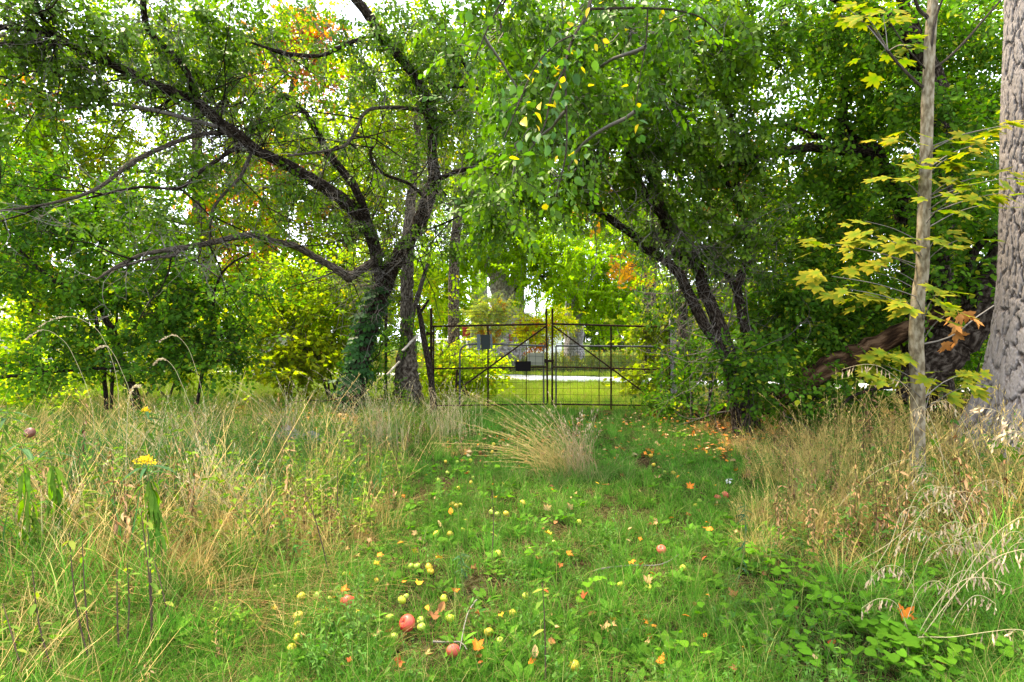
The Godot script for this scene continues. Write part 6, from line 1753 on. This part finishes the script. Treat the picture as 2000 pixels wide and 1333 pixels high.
func fallen_leaves() -> void:
	var cols := {"orange": [Color(0.55, 0.19, 0.025), Color(0.42, 0.10, 0.02)], "brown": [Color(0.2, 0.095, 0.04), Color(0.13, 0.055, 0.025)], "pale": [Color(0.33, 0.22, 0.10), Color(0.25, 0.14, 0.055)], "yellow": [Color(0.45, 0.30, 0.02), Color(0.5, 0.25, 0.03)], "red": [Color(0.42, 0.07, 0.03), Color(0.35, 0.12, 0.04)]}
	var meshes := {}
	for k in cols:
		meshes[k] = []
		for i in 3:
			var b := MB.new()
			var c: Array = cols[k]
			if i < 2:
				b.maple(Vector3.ZERO, Vector3(0, 0, -1), Vector3.UP, 0.06, jit(c[0], 0.1), jit(c[1], 0.1), rf(-0.7, 0.6), rf(0.2, 1.1))
			else:
				b.col = jit(c[0], 0.1)
				b.leaf(Vector3.ZERO, Vector3(0, 0, -1), Vector3.UP, 0.062, 0.036, rf(0.3, 0.9), rf(-0.4, 0.3))
			meshes[k].append(mesh_of([[b, M.dry_leaf]]))
	var special := [[1347, 958, "orange", 1.25, 1.2, "upright orange maple leaf at the right edge of the track"], [882, 1010, "orange", 1.15, 0.9, "bright orange maple leaf in the middle of the track"], [1388, 1042, "orange", 1.2, 0.3, "curled orange-brown maple leaf beside the leafy weeds"], [1768, 1226, "orange", 1.5, 1.1, "large orange-yellow leaf standing on the leafy weeds at lower right"], [1850, 1312, "red", 1.0, 0.2, "narrow rust-red leaf at the lower right corner"], [1625, 1276, "red", 1.1, 0.25, "red-and-green leaf half under the weeds at lower right"], [1322, 937, "orange", 1.0, 0.7, "orange leaf right under the shaded bare patch"], [1285, 937, "pale", 1.2, 0.2, "pale tan leaf in shade right of the dry clump"], [855, 1208, "brown", 1.2, 0.3, "crumpled brown leaf beside the dark red apple"], [848, 1224, "brown", 1.2, 0.2, "crumpled red-brown leaf, lower of the two by the dark red apple"], [930, 1286, "orange", 1.0, 0.9, "orange-brown curled leaf at the bottom of the track"], [1068, 1002, "pale", 1.1, 1.0, "tan leaf standing on edge below the dry clump"], [1112, 1000, "pale", 1.2, 1.0, "tan leaf with a brown hollow below the dry clump"], [1435, 1178, "brown", 1.1, 0.5, "brown leaf beside the bare soil at lower right"], [1265, 1150, "pale", 1.0, 0.9, "pale apricot leaf in the grass at mid right"], [1045, 1300, "pale", 0.9, 0.9, "tall tan leaf standing in the grass at bottom centre"], [1600, 1310, "pale", 0.8, 0.4, "cream leaf lying at the bottom right"], [743, 774, "orange", 1.3, 1.2, "single orange leaf glowing at the foot of the leaning apple tree"], [1075, 935, "pale", 1.0, 0.4, "tan leaf at the foot of the dry clump"], [770, 978, "pale", 1.2, 0.7, "tan leaf on the straw left of the track"], [860, 1035, "pale", 1.0, 0.5, "pinkish leaf left of the pair of yellow apples"]]
	for q in special:
		var at := on_ground(q[0], q[1] + 8.0) + Vector3(0, 0.05, 0)
		var t := part("fallen_leaf", meshes[q[2]][rng.randi() % 3], self, "", at)
		t.basis = Basis.from_euler(Vector3(q[4], rf(-0.7, 0.7), rng.randfn() * 0.4)).scaled(Vector3.ONE * q[3])
		t.set_meta("label", q[5])
		t.set_meta("category", "fallen leaf")
	var zone := [["near the gate in shade", 840, 930], ["in the middle of the track", 930, 1060], ["in the near grass", 1060, 1330]]
	var names := {"orange": "orange", "brown": "brown", "pale": "pale tan", "yellow": "yellow", "red": "rust-red"}
	for i in 210:
		var zi: int = [0, 0, 1, 1, 1, 2, 2, 2, 2][rng.randi() % 9]
		var z: Array = zone[zi]
		var y := rf(z[1], z[2])
		var x := rf(560, 1560) + rng.randfn() * 40.0
		if zi == 0:
			x = rf(880, 1480)
		var c: String = ["orange", "brown", "pale", "pale", "yellow", "brown", "red", "orange"][rng.randi() % 8]
		var t := part("fallen_leaf", meshes[c][rng.randi() % 3], self, "", on_ground(x, y) + Vector3(0, rf(0.03, 0.075), 0))
		t.basis = Basis.from_euler(Vector3(rng.randfn() * 0.5, rf(0, 6.28), rng.randfn() * 0.5)).scaled(Vector3.ONE * rf(0.45, 0.95))
		t.set_meta("label", told_apart(names[c] + " leaf", x, y))
		t.set_meta("category", "fallen leaf")
		t.set_meta("group", names[c] + " fallen leaves " + z[0])
	# leaf litter under the thickets
	var lit := MB.new()
	for i in 5200:
		var p := Vector3.ZERO
		if i < 2400:
			p = G(rf(-6.5, -2.2), rf(-13.5, -9.0))
		elif i < 4400:
			p = G(rf(2.6, 9.0), rf(-13.0, -6.8))
		else:
			p = G(rf(-1.0, 4.0), rf(-11.5, -7.0))
		var d := Vector3(rng.randfn(), rng.randfn() * 0.25, rng.randfn()).normalized()
		lit.col = jit([Color(0.34, 0.15, 0.05), Color(0.24, 0.13, 0.07), Color(0.42, 0.28, 0.14), Color(0.46, 0.16, 0.03)][rng.randi() % 4], 0.15)
		lit.leaflet(p + Vector3(0, rf(0.01, 0.05), 0), d, (Vector3.UP + gauss(0.4)).normalized(), rf(0.05, 0.09), rf(0.04, 0.07), 0.2)
	var o := part("leaf_litter", mesh_of([[lit, M.dry_leaf]]), self, "stuff")
	o.set_meta("label", "brown and orange leaf litter under the thickets")
	o.set_meta("category", "leaf litter")


# ---------------------------------------------------------------- weeds that one can tell apart
func weeds() -> void:
	# leafy violets and mustard rosettes at the lower right; each leaf a part
	var kinds := []
	for i in 4:
		var b := MB.new()
		b.col = jit(Color(0.10, 0.23, 0.014), 0.12)
		# a heart-shaped blade: two lobes beside the stalk
		var ring := [[0.0, 0.0], [-0.22, -0.12], [-0.46, -0.02], [-0.54, 0.24], [-0.42, 0.55], [-0.2, 0.82], [0.0, 0.96], [0.2, 0.82], [0.42, 0.55], [0.54, 0.24], [0.46, -0.02], [0.22, -0.12]]
		var L := 0.046
		var dish := rf(0.05, 0.25)
		var c := b.put(Vector3(0, 0, -0.38 * L), Vector3.UP)
		var ids := []
		for q in ring:
			ids.append(b.put(Vector3(q[0] * L, L * (dish * (q[0] * q[0] * 2.0) - 0.1 * q[1] * q[1] + 0.03 * rng.randfn()), -q[1] * L), Vector3(-q[0] * dish * 2.0, 1, 0.1).normalized()))
		for k in ids.size():
			b.tri(c, ids[k], ids[(k + 1) % ids.size()])
		var st := MB.new()
		st.tube(PackedVector3Array([Vector3(0, -0.05, 0.045), Vector3(0, -0.02, 0.012), Vector3.ZERO]), PackedFloat32Array([0.0013, 0.0012, 0.001]), 3, 0.0, null, false)
		kinds.append(mesh_of([[b, M.leaf_dull], [st, M.twig_green]]))
	var spots := []
	for q in [[1700, 1250, "beside the large orange-yellow leaf"], [1640, 1200, "above left of the large orange-yellow leaf"], [1570, 1230, "left of the large orange-yellow leaf"], [1740, 1290, "below the large orange-yellow leaf"], [1660, 1300, "at the bottom edge below the orange-yellow leaf"], [1550, 1150, "on the dark soil at lower right"], [1610, 1130, "above the dark soil at lower right"], [1590, 1180, "in the middle of the dark soil at lower right"], [1520, 1060, "right of the curled orange-brown leaf"], [1450, 1090, "below the curled orange-brown leaf"], [1500, 1120, "below the tall silvery weed"], [1690, 1100, "under the right straw bank"], [1740, 1130, "in the right straw bank's lower edge"], [1860, 1270, "left of the lower right corner"], [1930, 1300, "in the lower right corner"], [1810, 1300, "at the bottom edge right of the orange-yellow leaf"], [1530, 1290, "at the bottom edge in fine grass"], [1420, 1240, "beside the bare soil at bottom"], [900, 930, "in the shade left of the dry clump"], [960, 925, "at the left foot of the dry clump"], [1330, 860, "in the shade right of the dry clump"], [1050, 1110, "in the middle of the near track"], [1150, 1170, "right of the middle of the near track"], [1320, 1290, "at the bottom edge right of centre"], [1640, 1040, "at the top of the right leafy patch"], [780, 920, "in the straw left of the track"]]:
		spots.append(q)
	for i in 34:
		spots.append([rf(1480, 1900), rf(1060, 1330), "somewhere in the dense weed bed at lower right"])
	for q in spots:
		var at := on_ground(q[0], q[1])
		var t := thing("leafy_weed", "patch of round-leaved green weed " + q[2] if not q[2].begins_with("somewhere") else told_apart("round-leaved weed in the lower right,", q[0], q[1]), "weed", at, "round-leaved weeds")
		for k in 10:
			var o := part("leaf", kinds[rng.randi() % 4], t)
			var a := TAU * k / 9.0 + rng.randfn() * 0.4
			var r := rf(0.02, 0.13)
			var s := rf(0.7, 1.35)
			o.position = Vector3(sin(a) * r, rf(0.05, 0.13), cos(a) * r * 1.2)
			o.basis = Basis(Vector3.UP, a + PI + rng.randfn() * 0.4).rotated(Vector3(rng.randfn(), 0, rng.randfn()).normalized(), rf(0.0, 0.6)).scaled(Vector3(s, s, s))
	# dark weed stalks in the lower left corner
	var lv := []
	for i in 2:
		var b := MB.new()
		b.col = Color(0.12, 0.19, 0.03) if i else Color(0.2, 0.23, 0.04)
		b.leaf(Vector3.ZERO, Vector3(0, 0, -1), Vector3.UP, 0.075, 0.034, 0.25, 0.2)
		lv.append(mesh_of([[b, M.leaf_dull]]))
	var stalks := [[50, 1400, 5, 1180, 2.4, "leftmost dark weed stalk at the lower left"], [110, 1400, 62, 1110, 2.45, "dark weed stalk with pale small leaves near the lower left corner"], [185, 1390, 135, 1040, 2.5, "tall dark weed stalk, third from the lower left corner"], [180, 1400, 160, 1060, 2.6, "slim dark weed stalk with yellowish top leaves at lower left"], [232, 1380, 228, 1110, 2.6, "straight dark weed stalk holding a yellow-green fruit"], [245, 1380, 248, 1100, 2.65, "straight dark weed stalk just right of the fruit"], [296, 1370, 275, 1000, 2.7, "tall pair-leaved dark stalk below the goldenrod, left one"], [300, 1370, 287, 1005, 2.75, "tall pair-leaved dark stalk below the goldenrod, right one"], [335, 1330, 300, 1090, 2.9, "brown weed stalk leaning left below the goldenrod"], [645, 1240, 590, 950, 3.6, "brown withered stalk standing at the left edge of the track"], [662, 1100, 660, 890, 4.1, "yellow-green spiked stalk at the left edge of the track"], [1066, 1400, 1060, 1140, 2.4, "thin brown stalk standing alone at bottom centre"], [960, 1120, 962, 960, 3.8, "thin dark stalk in the middle of the track"], [535, 1010, 520, 900, 4.6, "greyish withered stalk in the straw left of the track"]]
	for q in stalks:
		var top := P(q[2], q[3], q[4] + 0.15)
		var foot := G(P(q[0], 0, q[4]).x, -q[4])
		var t := thing("weed_stalk", q[5], "weed", foot)
		var run := run_at([[foot, 0.0042], [foot.lerp(top, 0.5) + gauss(0.015), 0.0034], [top, 0.0016]], 6, 0.3)
		var b := MB.new()
		b.tube(run[0], run[1], 6)
		wpart("stem", mesh_of([[b, M.stalk]]), t)
		for k in 7:
			var at: Vector3 = run[0][5 + k]
			for side in [-1.0, 1.0]:
				if rng.randf() < 0.45:
					continue
				var o := part("leaf", lv[k % 2], t, "", at - t.position)
				var s := rf(0.35, 0.85) * (1.0 if q[1] > 1200 else 0.7)
				o.basis = Basis.from_euler(Vector3(rf(-0.9, 0.3), side * 1.5 + rng.randfn() * 0.6, 0)).scaled(Vector3(s, s, s))
	# goldenrod with drooping leaves
	var gold := [[330, 1130, 285, 905, 3.3, "goldenrod with a bright yellow flower head over drooping leaves", 1.0], [60, 1150, 40, 870, 3.5, "leafy green weed with long hanging leaves at the left edge", 0.0], [130, 1150, 95, 880, 3.7, "second leafy weed with long hanging leaves, right of the edge one", 0.0], [20, 1000, 14, 800, 4.2, "upright leafy weed at the left edge above the hanging ones", 0.0], [290, 960, 285, 805, 5.0, "small goldenrod with a pale yellow tip behind the tall blades", 0.5], [660, 880, 648, 800, 7.2, "feathery blue-green weed at the foot of the leaning apple tree", 0.0], [1430, 1190, 1455, 985, 3.3, "tall silvery weed with stacked leaves at the right of the track", 0.0], [905, 1190, 900, 1080, 3.4, "feathery green weed in the middle of the track", 0.0]]
	for q in gold:
		var top := P(q[2], q[3], q[4])
		var foot := G(P(q[0], 0, q[4]).x, -q[4])
		var t := thing("goldenrod" if q[6] > 0.0 else "tall_weed", q[5], "wildflower" if q[6] > 0.0 else "weed", foot)
		var run := run_at([[foot, 0.004], [foot.lerp(top, 0.5) + gauss(0.02), 0.0035], [top, 0.002]], 9, 0.2)
		var b := MB.new()
		b.tube(run[0], run[1], 6)
		wpart("stem", mesh_of([[b, M.twig_green]]), t)
		var n: int = run[0].size()
		var hanging: bool = q[6] == 1.0 or q[4] < 3.8 and q[0] < 400
		for k in 52:
			var at: Vector3 = run[0][clampi(int(n * rf(0.3, 0.98)), 0, n - 1)]
			var m := MB.new()
			var a := rf(0, TAU)
			var up := at.y > top.y - 0.10
			m.col = jit(Color(0.055, 0.12, 0.05) if up else Color(0.09, 0.17, 0.02), 0.14)
			if q[0] > 600:
				m.col = jit(Color(0.06, 0.13, 0.06), 0.14)
			var d := Vector3(cos(a), 0.35 if up else (rf(-1.3, -0.2) if hanging else 0.2), sin(a)).normalized()
			var ll := rf(0.09, 0.17) if q[0] < 600 else rf(0.03, 0.06)
			m.leaf(at, d, (Vector3.UP + Vector3(cos(a), 0, sin(a)) * 0.6).normalized(), ll, ll * 0.17, 0.3, 0.7)
			wpart("leaf", mesh_of([[m, M.leaf_dull]]), t)
		if q[6] > 0.0:
			var f := MB.new()
			var w: float = 0.05 * q[6]
			for k in 260:
				var r := rng.randf()
				var arm := rng.randi() % 5
				var p := top + Vector3((arm - 2) * w * 0.7 * r + rng.randfn() * 0.006, 0.03 * (1.0 - r * r) * (1.0 if arm != 4 else 0.2) + rng.randfn() * 0.006, rng.randfn() * 0.012)
				f.col = jit(Color(0.75, 0.52, 0.015), 0.12)
				f.leaflet(p, rv(), rv(), 0.009, 0.007, 0.3)
			wpart("flower_head", mesh_of([[f, M.flower]]), t)
	# bright vine leaves climbing at the foot of the big trunk
	var vine := thing("vine", "young green vine with toothed leaves at the foot of the big furrowed trunk", "vine", G(P(1965, 960, 4.6).x, -4.6))
	var vl := []
	for i in 2:
		var b := MB.new()
		b.maple(Vector3.ZERO, Vector3(0, 1, 0), Vector3(0, 0, 1), 0.085, Color(0.10, 0.21, 0.02), Color(0.13, 0.22, 0.02), 0.2, 0.1)
		vl.append(mesh_of([[b, M.leaf_far]]))
	for q in [[1965, 880], [1952, 878], [1975, 895], [1985, 930], [1960, 902], [1985, 965], [1975, 985], [1955, 970], [1910, 935], [1925, 945], [1818, 865], [1822, 893], [1990, 1000], [1930, 985], [1900, 930]]:
		var o := part("leaf", vl[rng.randi() % 2], vine, "", P(q[0], q[1], 4.6) - vine.position)
		o.basis = Basis.from_euler(Vector3(rf(-1.2, -0.2), rf(-0.8, 0.8), rf(-2.4, 2.4))).scaled(Vector3.ONE * rf(0.8, 1.2))
	var vs := MB.new()
	vs.tube(PackedVector3Array([vine.position, P(1985, 985, 4.6), P(1965, 890, 4.62)]), PackedFloat32Array([0.003, 0.003, 0.002]), 5)
	wpart("stem", mesh_of([[vs, M.twig_green]]), vine)
	# odds and ends
	var tarp := thing("plastic_sheet", "dark slate-blue plastic sheet half hidden in the straw left of the track", "plastic sheet", G(P(585, 835, 8.0).x, -8.0))
	var tb := MB.new()
	var nx := 14
	for j in 7:
		for i in nx:
			var x := P(lerpf(545, 640, i / float(nx - 1)), 0, 8.0).x
			var z := -8.25 + j * 0.09
			tb.put(Vector3(x, 0.22 + 0.05 * sin(i * 0.9 + j * 0.7) + 0.04 * sin(j * 1.7) - 0.012 * i, z), Vector3(0.3 * cos(i * 0.9), 1, 0.2).normalized())
	for j in 6:
		for i in nx - 1:
			tb.quad(j * nx + i, j * nx + i + 1, (j + 1) * nx + i + 1, (j + 1) * nx + i)
	wpart("sheet", mesh_of([[tb, plain(lin(0.045, 0.05, 0.075), 0.5)]]), tarp)
	var sc := thing("paper_scrap", "crumpled white paper scrap at the right edge of the track", "paper scrap", on_ground(1424, 950))
	var sb := MB.new()
	for k in 7:
		sb.leaf(Vector3(rng.randfn() * 0.012, 0.03 + 0.006 * k, rng.randfn() * 0.015), rv(), rv(), 0.034, 0.024, 0.6, 0.4)
	part("paper", mesh_of([[sb, plain(lin(0.5, 0.48, 0.44))]]), sc)
	for q in [[[930, 1190], [915, 1215], [905, 1250], [898, 1290], "crooked twig lying on bare soil beside the dark red apple"], [[845, 1274], [870, 1275], [900, 1276], [912, 1290], "short grey twig lying across the bottom of the track"], [[1160, 1130], [1220, 1120], [1290, 1118], [1330, 1095], "pale straw stem lying across the grass at mid right"]]:
		var t := thing("twig", q[4], "twig", on_ground(q[0][0], q[0][1]))
		var ctl := []
		for k in 4:
			ctl.append([on_ground(q[k][0], q[k][1]) + Vector3(0, 0.05, 0), 0.005 - k * 0.001])
		var run := run_at(ctl, 5, 0.6)
		var b := MB.new()
		b.tube(run[0], run[1], 6)
		wpart("stem", mesh_of([[b, M.twig]]), t)


func _ready() -> void:
	sky_and_light()
	rng.seed = 20240917
	lump.noise_type = FastNoiseLite.TYPE_SIMPLEX_SMOOTH
	lump.frequency = 0.05
	lump.fractal_octaves = 3
	lump.seed = 5
	wide.noise_type = FastNoiseLite.TYPE_SIMPLEX_SMOOTH
	wide.frequency = 0.01
	wide.fractal_octaves = 2
	wide.seed = 9
	lump.frequency = 0.5
	materials()
	M.stalk = plain(lin(0.05, 0.032, 0.022), 0.8)
	grow_kinds()
	ground()
	yard()
	gate()
	apple_tree()
	straight_trunk()
	arching_tree()
	forest_right()
	left_thicket()
	furrowed_trunk()
	sapling()
	grass()
	clumps()
	seed_stalks()
	fruit()
	fallen_leaves()
	weeds()
